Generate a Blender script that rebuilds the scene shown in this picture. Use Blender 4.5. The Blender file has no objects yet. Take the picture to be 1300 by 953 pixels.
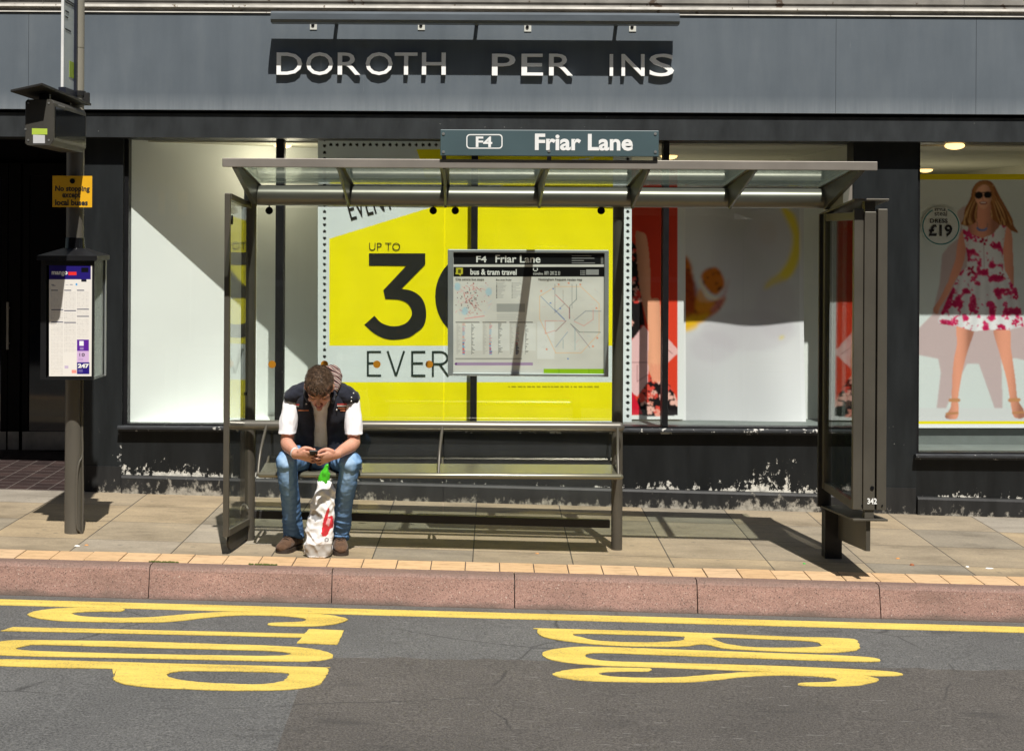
import bpy, bmesh, math, random
import numpy as np
from mathutils import Vector, Matrix, noise
from mathutils.bvhtree import BVHTree

random.seed(7)
SC = bpy.context.scene
COL = SC.collection
# ------------------------------------------------------------------ camera model (photo is 1300 wide)
F, CX, CY, ROLL, H, K = 2050.0, 585.0, 300.0, 0.0055, 1.93, 0.0215
def uv(px, py):
    dx, dy = px-CX, py-CY
    return dx+ROLL*dy, dy-ROLL*dx
def at(px, py, Y):
    u, v = uv(px, py)
    return Vector((u*Y/F, Y, H-v*Y/F))
def gr(px, py, dz=0.0):
    u, v = uv(px, py)
    t = (H-dz)*F/(v-K*u)
    return Vector((u*t/F, t, -K*u*t/F+dz))
def gz(x, dz=0.0): return -K*x+dz
YF, YP = 11.75, 10.10            # shop wall, shelter posts

def lin(c):
    o = []
    for v in c[:3]:
        v = v/255.0
        o.append(v/12.92 if v <= 0.04045 else ((v+0.055)/1.055)**2.4)
    return tuple(o)
# ------------------------------------------------------------------ materials
def nodes(name):
    m = bpy.data.materials.new(name); m.use_nodes = True
    nt = m.node_tree
    return m, nt, nt.nodes['Principled BSDF']
def N(nt, typ, **kw):
    n = nt.nodes.new(typ)
    for k, v in kw.items():
        if k in n.inputs: n.inputs[k].default_value = v
        else: setattr(n, k, v)
    return n
def ramp(nt, fac, stops):
    r = nt.nodes.new('ShaderNodeValToRGB')
    el = r.color_ramp.elements
    while len(el) < len(stops): el.new(0.5)
    for e, (p, c) in zip(el, stops):
        e.position = p; e.color = (*c, 1) if len(c) == 3 else c
    nt.links.new(fac, r.inputs['Fac'])
    return r
def mix(nt, fac, a, b, blend='MIX'):
    m = nt.nodes.new('ShaderNodeMix'); m.data_type = 'RGBA'; m.blend_type = blend
    for sock, val in ((m.inputs[0], fac), (m.inputs[6], a), (m.inputs[7], b)):
        if isinstance(val, bpy.types.NodeSocket): nt.links.new(val, sock)
        elif isinstance(val, (int, float)): sock.default_value = val
        else: sock.default_value = (*val, 1)
    return m.outputs[2]
def math_n(nt, op, a, b=None, clamp=False):
    m = nt.nodes.new('ShaderNodeMath'); m.operation = op; m.use_clamp = clamp
    for i, v in enumerate((a, b)):
        if v is None: continue
        if isinstance(v, bpy.types.NodeSocket): nt.links.new(v, m.inputs[i])
        else: m.inputs[i].default_value = v
    return m.outputs[0]
def coords(nt, scale=(1, 1, 1), rot=(0, 0, 0), loc=(0, 0, 0)):
    tc = nt.nodes.new('ShaderNodeTexCoord'); mp = nt.nodes.new('ShaderNodeMapping')
    mp.inputs['Scale'].default_value = scale; mp.inputs['Rotation'].default_value = rot; mp.inputs['Location'].default_value = loc
    nt.links.new(tc.outputs['Object'], mp.inputs['Vector'])
    return mp.outputs['Vector']
def noise_n(nt, vec, scale, detail=4, rough=0.6):
    n = N(nt, 'ShaderNodeTexNoise', Scale=scale, Detail=detail, Roughness=rough)
    nt.links.new(vec, n.inputs['Vector'])
    return n.outputs['Fac']
def bump(nt, bsdf, h, strength=0.3, dist=0.01):
    b = N(nt, 'ShaderNodeBump', Strength=strength, Distance=dist)
    nt.links.new(h, b.inputs['Height']); nt.links.new(b.outputs['Normal'], bsdf.inputs['Normal'])
MATS = {}
def paint(name, col, rough=0.5, metal=0.0, var=0.12, vscale=6, stretch=(1, 1, 1), bmp=0.0, spec=0.5, speck=None):
    """plain surface with mottled tone; col linear"""
    if name in MATS: return MATS[name]
    m, nt, b = nodes(name)
    vec = coords(nt, stretch)
    n = noise_n(nt, vec, vscale, 6)
    lo = tuple(c*(1-var) for c in col); hi = tuple(min(1, c*(1+var)) for c in col)
    c = ramp(nt, n, [(0.3, lo), (0.7, hi)]).outputs['Color']
    if speck:
        n2 = noise_n(nt, coords(nt), speck[1], 3, 0.7)
        k = ramp(nt, n2, [(speck[2], (0, 0, 0)), (speck[2]+0.03, (1, 1, 1))]).outputs['Color']
        c = mix(nt, k, c, speck[0])
    nt.links.new(c, b.inputs['Base Color'])
    b.inputs['Roughness'].default_value = rough; b.inputs['Metallic'].default_value = metal
    b.inputs['Specular IOR Level'].default_value = spec
    if bmp: bump(nt, b, noise_n(nt, vec, vscale*4, 5), bmp, 0.005)
    MATS[name] = m
    return m
def glass(name, tint=(0.93, 0.96, 0.94), dirt=0.0, dirtcol=(0.6, 0.62, 0.58), refl=1.0, rough=0.0):
    m = bpy.data.materials.new(name); m.use_nodes = True; nt = m.node_tree; nt.nodes.clear()
    out = nt.nodes.new('ShaderNodeOutputMaterial')
    geo = nt.nodes.new('ShaderNodeNewGeometry')
    ior = math_n(nt, 'ADD', 1.5, math_n(nt, 'MULTIPLY', geo.outputs['Backfacing'], 1/1.5-1.5))
    fr = nt.nodes.new('ShaderNodeFresnel'); nt.links.new(ior, fr.inputs['IOR'])
    fac = math_n(nt, 'MULTIPLY', fr.outputs[0], refl)
    tr = N(nt, 'ShaderNodeBsdfTransparent', Color=(*tint, 1))
    gl = N(nt, 'ShaderNodeBsdfGlossy', Roughness=rough)
    mx = nt.nodes.new('ShaderNodeMixShader'); nt.links.new(fac, mx.inputs[0])
    base = tr.outputs[0]
    if dirt:
        df = N(nt, 'ShaderNodeBsdfTranslucent', Color=(*dirtcol, 1)); d2 = N(nt, 'ShaderNodeBsdfDiffuse', Color=(*dirtcol, 1))
        ad = N(nt, 'ShaderNodeMixShader'); ad.inputs[0].default_value = 0.4
        nt.links.new(df.outputs[0], ad.inputs[1]); nt.links.new(d2.outputs[0], ad.inputs[2])
        nz = noise_n(nt, coords(nt, (1, 3, 1)), 3.0, 6)
        k = ramp(nt, nz, [(0.3, (dirt*0.5,)*3), (0.75, (min(1, dirt*1.6),)*3)]).outputs['Color']
        dm = nt.nodes.new('ShaderNodeMixShader'); nt.links.new(k, dm.inputs[0])
        nt.links.new(tr.outputs[0], dm.inputs[1]); nt.links.new(ad.outputs[0], dm.inputs[2])
        base = dm.outputs[0]
    nt.links.new(base, mx.inputs[1]); nt.links.new(gl.outputs[0], mx.inputs[2])
    nt.links.new(mx.outputs[0], out.inputs['Surface'])
    return m
def vcol(name, rough=0.55, spec=0.3):
    if name in MATS: return MATS[name]
    m, nt, b = nodes(name)
    a = nt.nodes.new('ShaderNodeAttribute'); a.attribute_name = 'Col'
    nt.links.new(a.outputs['Color'], b.inputs['Base Color'])
    b.inputs['Roughness'].default_value = rough; b.inputs['Specular IOR Level'].default_value = spec
    MATS[name] = m
    return m
# ------------------------------------------------------------------ object helpers
ORG = {}
def props(o, label=None, cat=None, group=None, kind=None):
    if label: o['label'] = label
    if cat: o['category'] = cat
    if group: o['group'] = group
    if kind: o['kind'] = kind
    return o
def thing(name, label, cat, loc, group=None):
    o = bpy.data.objects.new(name, None); COL.objects.link(o)
    o.empty_display_size = 0.1
    o.location = loc; ORG[o.name] = Vector(loc)
    return props(o, label, cat, group)
def org_of(p):
    while p is not None:
        if p.name in ORG: return ORG[p.name]
        p = p.parent
    return Vector((0, 0, 0))
class G:
    def __init__(s): s.v = []; s.f = []; s.m = []
    def add(s, vs, fs, mi=0):
        o = len(s.v); s.v += [Vector(p) for p in vs]
        for f in fs: s.f.append([i+o for i in f]); s.m.append(mi)
        return s
    def box(s, x0, x1, y0, y1, z0, z1, mi=0):
        if x1 < x0: x0, x1 = x1, x0
        if y1 < y0: y0, y1 = y1, y0
        if z1 < z0: z0, z1 = z1, z0
        v = [(x, y, z) for z in (z0, z1) for y in (y0, y1) for x in (x0, x1)]
        return s.hexa(v, mi)
    def hexa(s, v, mi=0):   # order x fastest, then y, then z
        return s.add(v, [(0, 2, 3, 1), (4, 5, 7, 6), (0, 1, 5, 4), (2, 6, 7, 3), (0, 4, 6, 2), (1, 3, 7, 5)], mi)
    def sbox(s, x0, x1, y0, y1, z0, z1, mi=0):     # box whose top and bottom follow the street's fall
        v = [(x, y, z-K*x) for z in (z0, z1) for y in (y0, y1) for x in (x0, x1)]
        return s.hexa(v, mi)
    def prism(s, poly, axis, a, b, mi=0, holes=()):
        """poly in the plane perpendicular to axis, extruded a..b. axis 'x': (y,z) 'y': (x,z) 'z': (x,y)"""
        def P(p, t):
            return {'x': (t, p[0], p[1]), 'y': (p[0], t, p[1]), 'z': (p[0], p[1], t)}[axis]
        bm = bmesh.new()
        loops = [poly]+list(holes)
        edges = []
        for lp in loops:
            vs = [bm.verts.new(P(p, a)) for p in lp]
            for i in range(len(vs)): edges.append(bm.edges.new((vs[i], vs[(i+1) % len(vs)])))
        bmesh.ops.triangle_fill(bm, edges=edges, use_beauty=True)
        if a != b:
            r = bmesh.ops.extrude_face_region(bm, geom=bm.faces[:])
            d = Vector(P((0, 0), b))-Vector(P((0, 0), a))
            bmesh.ops.translate(bm, verts=[e for e in r['geom'] if isinstance(e, bmesh.types.BMVert)], vec=d)
        bmesh.ops.recalc_face_normals(bm, faces=bm.faces[:])
        bm.verts.index_update()
        s.add([v.co.copy() for v in bm.verts], [[v.index for v in f.verts] for f in bm.faces], mi)
        bm.free(); return s
    def tube(s, p0, p1, r, n=16, mi=0, r1=None):
        return s.loft([Vector(p0), Vector(p1)], [r, r if r1 is None else r1], n, cap='flat', sub=1, mi=mi)
    def loft(s, pts, radii, n=20, ref=(1, 0, 0), cap='round', sub=4, mi=0):
        pts = [Vector(p) for p in pts]
        R = [r if isinstance(r, (tuple, list)) else (r, r) for r in radii]
        P, Q = [], []
        L = len(pts)
        for i in range(L-1):
            p0 = pts[max(0, i-1)]; p1 = pts[i]; p2 = pts[i+1]; p3 = pts[min(L-1, i+2)]
            for k in range(sub):
                t = k/sub
                if L == 2: P.append(p1.lerp(p2, t))
                else:
                    P.append(0.5*((2*p1)+(p2-p0)*t+(2*p0-5*p1+4*p2-p3)*t*t+(3*p1-p0-3*p2+p3)*t*t*t))
                Q.append(tuple(R[i][j]*(1-t)+R[i+1][j]*t for j in (0, 1)))
        P.append(pts[-1]); Q.append(R[-1])
        T = []
        for i in range(len(P)):
            d = P[min(i+1, len(P)-1)]-P[max(i-1, 0)]
            T.append(d.normalized())
        rings = []
        if cap == 'round':
            for a in (80, 55, 30):
                c = math.radians(a)
                rings.append((P[0]-T[0]*min(Q[0])*math.sin(c), T[0], (Q[0][0]*math.cos(c), Q[0][1]*math.cos(c))))
        for p, t, q in zip(P, T, Q): rings.append((p, t, q))
        if cap == 'round':
            for a in (30, 55, 80):
                c = math.radians(a)
                rings.append((P[-1]+T[-1]*min(Q[-1])*math.sin(c), T[-1], (Q[-1][0]*math.cos(c), Q[-1][1]*math.cos(c))))
        ref = Vector(ref); side = None
        vs, fs = [], []
        for (p, t, q) in rings:
            if side is None:
                side = ref-t*ref.dot(t)
                if side.length < 0.05: side = Vector((0, 1, 0.3))-t*Vector((0, 1, 0.3)).dot(t)
            else:
                side = side-t*side.dot(t)
            side.normalize(); up = t.cross(side)
            for k in range(n):
                a = 2*math.pi*k/n
                vs.append(p+side*(q[0]*math.cos(a))+up*(q[1]*math.sin(a)))
        m = len(rings)
        for i in range(m-1):
            for k in range(n):
                fs.append((i*n+k, i*n+(k+1) % n, (i+1)*n+(k+1) % n, (i+1)*n+k))
        fs.append(tuple(reversed(range(n)))); fs.append(tuple((m-1)*n+k for k in range(n)))
        return s.add(vs, fs, mi)
    def ball(s, c, r, n=12, mi=0):
        r = r if isinstance(r, (tuple, list)) else (r, r, r)
        bm = bmesh.new(); bmesh.ops.create_uvsphere(bm, u_segments=n, v_segments=max(6, n//2+2), radius=1)
        bm.verts.index_update()
        s.add([(c[0]+v.co.x*r[0], c[1]+v.co.y*r[1], c[2]+v.co.z*r[2]) for v in bm.verts], [[v.index for v in f.verts] for f in bm.faces], mi)
        bm.free(); return s
    def disc(s, c, r, axis='y', t=0.004, n=20, mi=0):
        poly = [(r*math.cos(2*math.pi*k/n), r*math.sin(2*math.pi*k/n)) for k in range(n)]
        i = 'xyz'.index(axis); o = [j for j in range(3) if j != i]
        poly = [(c[o[0]]+p[0], c[o[1]]+p[1]) for p in poly]
        return s.prism(poly, axis, c[i], c[i]+t, mi)
    def build(s, name, mats, parent=None, smooth=False, bevel=0.0, loc=None):
        me = bpy.data.meshes.new(name)
        o = bpy.data.objects.new(name, me); COL.objects.link(o)
        org = org_of(parent) if parent else (Vector(loc) if loc is not None else Vector((0, 0, 0)))
        me.from_pydata([p-org for p in s.v], [], s.f)
        mats = mats if isinstance(mats, (list, tuple)) else [mats]
        for m in mats: me.materials.append(m)
        me.polygons.foreach_set('material_index', s.m)
        if smooth: me.polygons.foreach_set('use_smooth', [True]*len(me.polygons))
        if parent: o.parent = parent
        else:
            o.location = org; ORG[o.name] = org
        if bevel:
            b = o.modifiers.new('bevel', 'BEVEL'); b.width = bevel; b.segments = 2; b.limit_method = 'ANGLE'; b.angle_limit = math.radians(40)
        me.update()
        if smooth and bevel == -1: pass
        return o
def smooth_angle(o, deg=40):
    me = o.data
    bm = bmesh.new(); bm.from_mesh(me)
    for f in bm.faces: f.smooth = True
    for e in bm.edges:
        if len(e.link_faces) == 2 and e.calc_face_angle(0) > math.radians(deg): e.smooth = False
    bm.to_mesh(me); bm.free()
    return o
def remesh(g, voxel, it=4, fac=0.5, disp=None):
    """fuse the overlapping pieces of g into one continuous skin; returns a G"""
    me = bpy.data.meshes.new('tmp'); me.from_pydata(g.v, [], g.f)
    o = bpy.data.objects.new('tmp', me); COL.objects.link(o)
    r = o.modifiers.new('r', 'REMESH'); r.mode = 'VOXEL'; r.voxel_size = voxel
    if it:
        sm = o.modifiers.new('s', 'SMOOTH'); sm.iterations = it; sm.factor = fac
    dg = bpy.context.evaluated_depsgraph_get(); dg.update()
    m2 = bpy.data.meshes.new_from_object(o.evaluated_get(dg))
    bpy.data.objects.remove(o); bpy.data.meshes.remove(me)
    out = G()
    vs = [v.co.copy() for v in m2.vertices]
    if disp:
        ns = [v.normal.copy() for v in m2.vertices]
        vs = [p+n*disp(p, n) for p, n in zip(vs, ns)]
    out.add(vs, [list(p.vertices) for p in m2.polygons])
    bpy.data.meshes.remove(m2)
    return out
def text_g(s, x0, x1, z0, z1, y, bold=0.0, depth=0.002, rot=0.0, axis='y', keep=False):
    """lettering filling the box x0..x1, z0..z1 on a plane facing -Y, its front at y"""
    cu = bpy.data.curves.new('t', 'FONT'); cu.body = s; cu.offset = bold; cu.resolution_u = 3
    o = bpy.data.objects.new('t', cu); COL.objects.link(o)
    dg = bpy.context.evaluated_depsgraph_get(); dg.update()
    me = bpy.data.meshes.new_from_object(o.evaluated_get(dg))
    bpy.data.objects.remove(o); bpy.data.curves.remove(cu)
    vs = [v.co.copy() for v in me.vertices]; fs = [list(p.vertices) for p in me.polygons]
    bpy.data.meshes.remove(me)
    ax = min(v.x for v in vs); bx = max(v.x for v in vs); ay = min(v.y for v in vs); by = max(v.y for v in vs)
    sx = (x1-x0)/(bx-ax); sy = (z1-z0)/max(1e-6, by-ay)
    if keep: sy = sx
    q = [((v.x-ax)*sx, (v.y-ay)*sy) for v in vs]
    c, sn = math.cos(rot), math.sin(rot)
    q = [(x0+a*c-b*sn, z0+a*sn+b*c) for a, b in q]
    g = G()
    bm = bmesh.new()
    for a, b in q:
        bm.verts.new((a, y, b))
    bm.verts.ensure_lookup_table()
    for f in fs:
        try: bm.faces.new([bm.verts[i] for i in f])
        except ValueError: pass
    bmesh.ops.remove_doubles(bm, verts=bm.verts[:], dist=1e-6)
    r = bmesh.ops.extrude_face_region(bm, geom=bm.faces[:])
    bmesh.ops.translate(bm, verts=[e for e in r['geom'] if isinstance(e, bmesh.types.BMVert)], vec=(0, depth, 0))
    bmesh.ops.recalc_face_normals(bm, faces=bm.faces[:])
    bm.verts.index_update()
    g.add([v.co.copy() for v in bm.verts], [[v.index for v in f.verts] for f in bm.faces])
    bm.free()
    return g
def merge(gs):
    o = G()
    for g in gs:
        n = len(o.v); o.v += g.v; o.f += [[i+n for i in f] for f in g.f]; o.m += g.m
    return o
# ------------------------------------------------------------------ prints: colour per vertex of a fine sheet
class Sheet:
    def __init__(s, px0, px1, py0, py1, step, base):
        s.nx = int((px1-px0)/step)+1; s.ny = int((py1-py0)/step)+1
        s.xs = np.linspace(px0, px1, s.nx); s.ys = np.linspace(py0, py1, s.ny)
        s.X, s.Y = np.meshgrid(s.xs, s.ys)
        s.C = np.zeros((s.ny, s.nx, 3)); s.C[:] = lin(base)
    def blend(s, mask, col):
        c = np.array(lin(col)) if not isinstance(col, np.ndarray) else col
        s.C = s.C*(1-mask[..., None])+c*mask[..., None]
    def inside(s, pts):
        x, y = s.X, s.Y; r = np.zeros(x.shape, bool)
        n = len(pts)
        for i in range(n):
            x0, y0 = pts[i]; x1, y1 = pts[(i+1) % n]
            if y0 == y1: continue
            c = ((y0 > y) != (y1 > y)) & (x < (x1-x0)*(y-y0)/(y1-y0)+x0)
            r ^= c
        return r
    def poly(s, pts, col, soft=0, smooth=True, a=1.0, shade=None, clip=None):
        if smooth: pts = crom(pts)
        m = s.inside(pts).astype(float)
        for _ in range(soft): m = blur(m)
        m = m*a
        if clip is not None: m = m*clip
        if shade is not None:
            cc = np.array(lin(col)); cc = cc[None, None, :]*shade[..., None]
            s.C = s.C*(1-m[..., None])+cc*m[..., None]
        else: s.blend(m, col)
        return m
    def ell(s, cx, cy, rx, ry, col, ang=0, a=1.0, soft=0, clip=None):
        c, n = math.cos(ang), math.sin(ang)
        dx, dy = s.X-cx, s.Y-cy
        q = ((dx*c+dy*n)/rx)**2+((-dx*n+dy*c)/ry)**2
        m = (q < 1).astype(float)
        for _ in range(soft): m = blur(m)
        m = m*a
        if clip is not None: m = m*clip
        s.blend(m, col); return m
    def rect(s, x0, y0, x1, y1, col, a=1.0):
        m = ((s.X >= x0) & (s.X <= x1) & (s.Y >= y0) & (s.Y <= y1)).astype(float)*a
        s.blend(m, col); return m
    def line(s, pts, w, col, a=1.0):
        for (x0, y0), (x1, y1) in zip(pts[:-1], pts[1:]):
            dx, dy = x1-x0, y1-y0; L = dx*dx+dy*dy+1e-9
            t = np.clip(((s.X-x0)*dx+(s.Y-y0)*dy)/L, 0, 1)
            d = np.hypot(s.X-x0-t*dx, s.Y-y0-t*dy)
            s.blend(np.clip(w/2+0.35-d, 0, 0.7)/0.7*a, col)
    def soften(s, n):
        for _ in range(n):
            for c in range(3): s.C[..., c] = blur(s.C[..., c])
    def grain(s, amp, seed=0):
        r = np.random.RandomState(seed); s.C *= (1+amp*(r.rand(s.ny, s.nx)-.5))[..., None]
    def build(s, name, mp, mat, parent=None, loc=None):
        """mp(px,py)->world point"""
        me = bpy.data.meshes.new(name)
        o = bpy.data.objects.new(name, me); COL.objects.link(o)
        org = org_of(parent) if parent else Vector(loc)
        vs = [mp(x, y)-org for y in s.ys for x in s.xs]
        nx, ny = s.nx, s.ny
        fs = [(j*nx+i, (j+1)*nx+i, (j+1)*nx+i+1, j*nx+i+1) for j in range(ny-1) for i in range(nx-1)]
        # a real sheet: give it a rim and a plain back so it has thickness
        nv = len(vs)
        bx = np.linspace(s.xs[0], s.xs[-1], 25); by = np.linspace(s.ys[0], s.ys[-1], 25)
        vs += [mp(x, y)-org+Vector((0, 0.004, 0)) for y in by for x in bx]
        fs += [(nv+j*25+i, nv+j*25+i+1, nv+(j+1)*25+i+1, nv+(j+1)*25+i) for j in range(24) for i in range(24)]
        me.from_pydata(vs, [], fs)
        at_ = me.color_attributes.new('Col', 'FLOAT_COLOR', 'POINT')
        c = np.ones((len(vs), 4)); c[:nv, :3] = s.C.reshape(-1, 3); c[nv:, :3] = 0.7
        at_.data.foreach_set('color', c.ravel())
        me.materials.append(mat)
        if parent: o.parent = parent
        else:
            o.location = org; ORG[o.name] = org
        me.update()
        return o
def blur(m):
    p = np.pad(m, 1, mode='edge')
    return (p[:-2, 1:-1]+p[2:, 1:-1]+p[1:-1, :-2]+p[1:-1, 2:]+2*m+p[:-2, :-2]*.5+p[2:, 2:]*.5+p[:-2, 2:]*.5+p[2:, :-2]*.5)/8
def crom(pts, k=5, closed=True, tight=False):
    n = len(pts); out = []
    if tight:
        for i in range(n):
            a, b = pts[i], pts[(i+1) % n]
            for q in range(k): out.append((a[0]+(b[0]-a[0])*q/k, a[1]+(b[1]-a[1])*q/k))
        return out
    for i in range(n if closed else n-1):
        p0, p1, p2, p3 = [np.array(pts[(i+j) % n] if closed else pts[min(max(i+j, 0), n-1)], float) for j in (-1, 0, 1, 2)]
        for q in range(k):
            t = q/k
            v = 0.5*(2*p1+(p2-p0)*t+(2*p0-5*p1+4*p2-p3)*t*t+(3*p1-p0-3*p2+p3)*t**3)
            out.append((float(v[0]), float(v[1])))
    return out
# ================================================================== MATERIALS OF THE SETTING
def m_road(name, lo, hi):
    m, nt, b = nodes(name); v = coords(nt)
    fine = noise_n(nt, v, 95, 4, 0.85); big = noise_n(nt, v, 0.9, 7, 0.65)
    vor = N(nt, 'ShaderNodeTexVoronoi', Scale=110.0); nt.links.new(v, vor.inputs['Vector'])
    c = ramp(nt, fine, [(0.36, lo), (0.64, hi)]).outputs['Color']
    st = ramp(nt, vor.outputs['Distance'], [(0.02, (1, 1, 1)), (0.16, (0, 0, 0))]).outputs['Color']
    sn = ramp(nt, vor.outputs['Color'], [(0.72, (0, 0, 0)), (0.76, (1, 1, 1))]).outputs['Color']
    k = math_n(nt, 'MULTIPLY', st, sn)
    c = mix(nt, k, c, (0.30, 0.29, 0.27))
    t = ramp(nt, big, [(0.3, (0.78, 0.78, 0.78)), (0.7, (1.2, 1.19, 1.17))]).outputs['Color']
    c = mix(nt, 1.0, c, t, 'MULTIPLY')
    sc = noise_n(nt, coords(nt, (9, 75, 1)), 1.0, 3, 0.6)   # chewing-gum and scuff flecks drawn out by tyres
    k2 = ramp(nt, sc, [(0.665, (0, 0, 0)), (0.70, (1, 1, 1))]).outputs['Color']
    c = mix(nt, math_n(nt, 'MULTIPLY', k2, 0.55), c, (0.33, 0.32, 0.30))
    # hairline cracks and oil drips
    wv = nt.nodes.new('ShaderNodeMix'); wv.data_type = 'VECTOR'; wv.inputs[0].default_value = 0.12
    nz3 = N(nt, 'ShaderNodeTexNoise', Scale=2.5, Detail=6.0); nt.links.new(v, nz3.inputs['Vector'])
    nt.links.new(v, wv.inputs[4]); nt.links.new(nz3.outputs['Color'], wv.inputs[5])
    cr = N(nt, 'ShaderNodeTexVoronoi', Scale=0.9); cr.feature = 'DISTANCE_TO_EDGE'; nt.links.new(wv.outputs[1], cr.inputs['Vector'])
    ck = ramp(nt, cr.outputs['Distance'], [(0.0, (1, 1, 1)), (0.008, (0, 0, 0))]).outputs['Color']
    cm = ramp(nt, big, [(0.50, (0, 0, 0)), (0.56, (1, 1, 1))]).outputs['Color']
    c = mix(nt, math_n(nt, 'MULTIPLY', math_n(nt, 'MULTIPLY', ck, cm), 0.7), c, (0.018, 0.018, 0.018))
    oil = noise_n(nt, coords(nt, (0.8, 2.5, 1), loc=(3, 1, 0)), 2.2, 5, 0.6)
    ok = ramp(nt, oil, [(0.60, (0, 0, 0)), (0.72, (1, 1, 1))]).outputs['Color']
    c = mix(nt, math_n(nt, 'MULTIPLY', ok, 0.5), c, (0.03, 0.029, 0.028))
    # grit washed into the gutter
    sp = nt.nodes.new('ShaderNodeSeparateXYZ'); nt.links.new(v, sp.inputs[0])
    gt = math_n(nt, 'DIVIDE', math_n(nt, 'SUBTRACT', math_n(nt, 'ADD', sp.outputs['Y'], math_n(nt, 'MULTIPLY', math_n(nt, 'SUBTRACT', big, 0.5), 0.12)), 9.06), 0.10, True)
    c = mix(nt, math_n(nt, 'MULTIPLY', gt, 0.5), c, (0.13, 0.115, 0.095))
    nt.links.new(c, b.inputs['Base Color']); b.inputs['Roughness'].default_value = 0.85
    bump(nt, b, fine, 0.8, 0.008)
    return m
M_ROAD = m_road('asphalt', (0.032, 0.032, 0.033), (0.178, 0.177, 0.172))
M_PATCH = m_road('asphalt_patch', (0.029, 0.026, 0.023), (0.145, 0.132, 0.120))

def m_pave():
    m, nt, b = nodes('york_paving')
    v = coords(nt)
    mp = nt.nodes.new('ShaderNodeMapping'); nt.links.new(v, mp.inputs['Vector'])
    mp.inputs['Rotation'].default_value = (0, 0, math.radians(1.2)); mp.inputs['Location'].default_value = (0.12, -9.585+0.28, 0)
    br = N(nt, 'ShaderNodeTexBrick', Scale=1.0)
    br.offset = 0.0; br.squash = 1.0
    br.inputs['Mortar Size'].default_value = 0.0045; br.inputs['Brick Width'].default_value = 0.598; br.inputs['Row Height'].default_value = 0.62
    br.inputs['Color1'].default_value = (0, 0, 0, 1); br.inputs['Color2'].default_value = (1, 1, 1, 1); br.inputs['Mortar'].default_value = (0.5, 0.5, 0.5, 1)
    br.inputs['Mortar Smooth'].default_value = 0.3
    nt.links.new(mp.outputs['Vector'], br.inputs['Vector'])
    slab = ramp(nt, br.outputs['Color'], [(0.0, (0.325, 0.252, 0.158)), (0.3, (0.290, 0.237, 0.164)), (0.55, (0.225, 0.198, 0.154)), (0.8, (0.330, 0.252, 0.156)), (1.0, (0.285, 0.266, 0.232))]).outputs['Color']
    st = noise_n(nt, coords(nt, (1.2, 2.4, 1)), 1.5, 8, 0.66)
    stc = ramp(nt, st, [(0.28, (0.55, 0.53, 0.50)), (0.46, (0.92, 0.91, 0.90)), (0.55, (1.02, 1.01, 1.0)), (0.74, (1.25, 1.22, 1.16))]).outputs['Color']
    c = mix(nt, 1.0, slab, stc, 'MULTIPLY')
    fine = noise_n(nt, v, 60, 5, 0.7)
    fc = ramp(nt, fine, [(0.25, (0.78, 0.78, 0.78)), (0.75, (1.16, 1.16, 1.16))]).outputs['Color']
    c = mix(nt, 1.0, c, fc, 'MULTIPLY')
    sp = noise_n(nt, v, 9, 6, 0.75)
    k = ramp(nt, sp, [(0.66, (0, 0, 0)), (0.72, (1, 1, 1))]).outputs['Color']
    c = mix(nt, math_n(nt, 'MULTIPLY', k, 0.45), c, (0.12, 0.09, 0.065))
    sepy = nt.nodes.new('ShaderNodeSeparateXYZ'); nt.links.new(v, sepy.inputs[0])
    band = math_n(nt, 'SUBTRACT', 1.0, math_n(nt, 'DIVIDE', math_n(nt, 'SUBTRACT', math_n(nt, 'ADD', sepy.outputs['Y'], math_n(nt, 'MULTIPLY', math_n(nt, 'SUBTRACT', st, 0.5), 0.35)), 9.60), 0.16, True), True)
    c = mix(nt, math_n(nt, 'MULTIPLY', band, 0.55), c, (0.17, 0.135, 0.09))
    gv = N(nt, 'ShaderNodeTexVoronoi', Scale=7.0); nt.links.new(v, gv.inputs['Vector'])
    gs = math_n(nt, 'ADD', gv.outputs['Distance'], math_n(nt, 'MULTIPLY', fine, 0.10))
    gk = math_n(nt, 'MULTIPLY', ramp(nt, gs, [(0.13, (1, 1, 1)), (0.19, (0, 0, 0))]).outputs['Color'], ramp(nt, gv.outputs['Color'], [(0.62, (0, 0, 0)), (0.64, (1, 1, 1))]).outputs['Color'])
    c = mix(nt, math_n(nt, 'MULTIPLY', gk, 0.5), c, (0.11, 0.095, 0.075))
    c = mix(nt, math_n(nt, 'MULTIPLY', br.outputs['Fac'], 0.85), c, (0.04, 0.032, 0.024))
    nt.links.new(c, b.inputs['Base Color']); b.inputs['Roughness'].default_value = 0.8
    h = math_n(nt, 'SUBTRACT', fine, math_n(nt, 'MULTIPLY', br.outputs['Fac'], 2.0))
    bump(nt, b, h, 0.35, 0.006)
    return m
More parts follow.
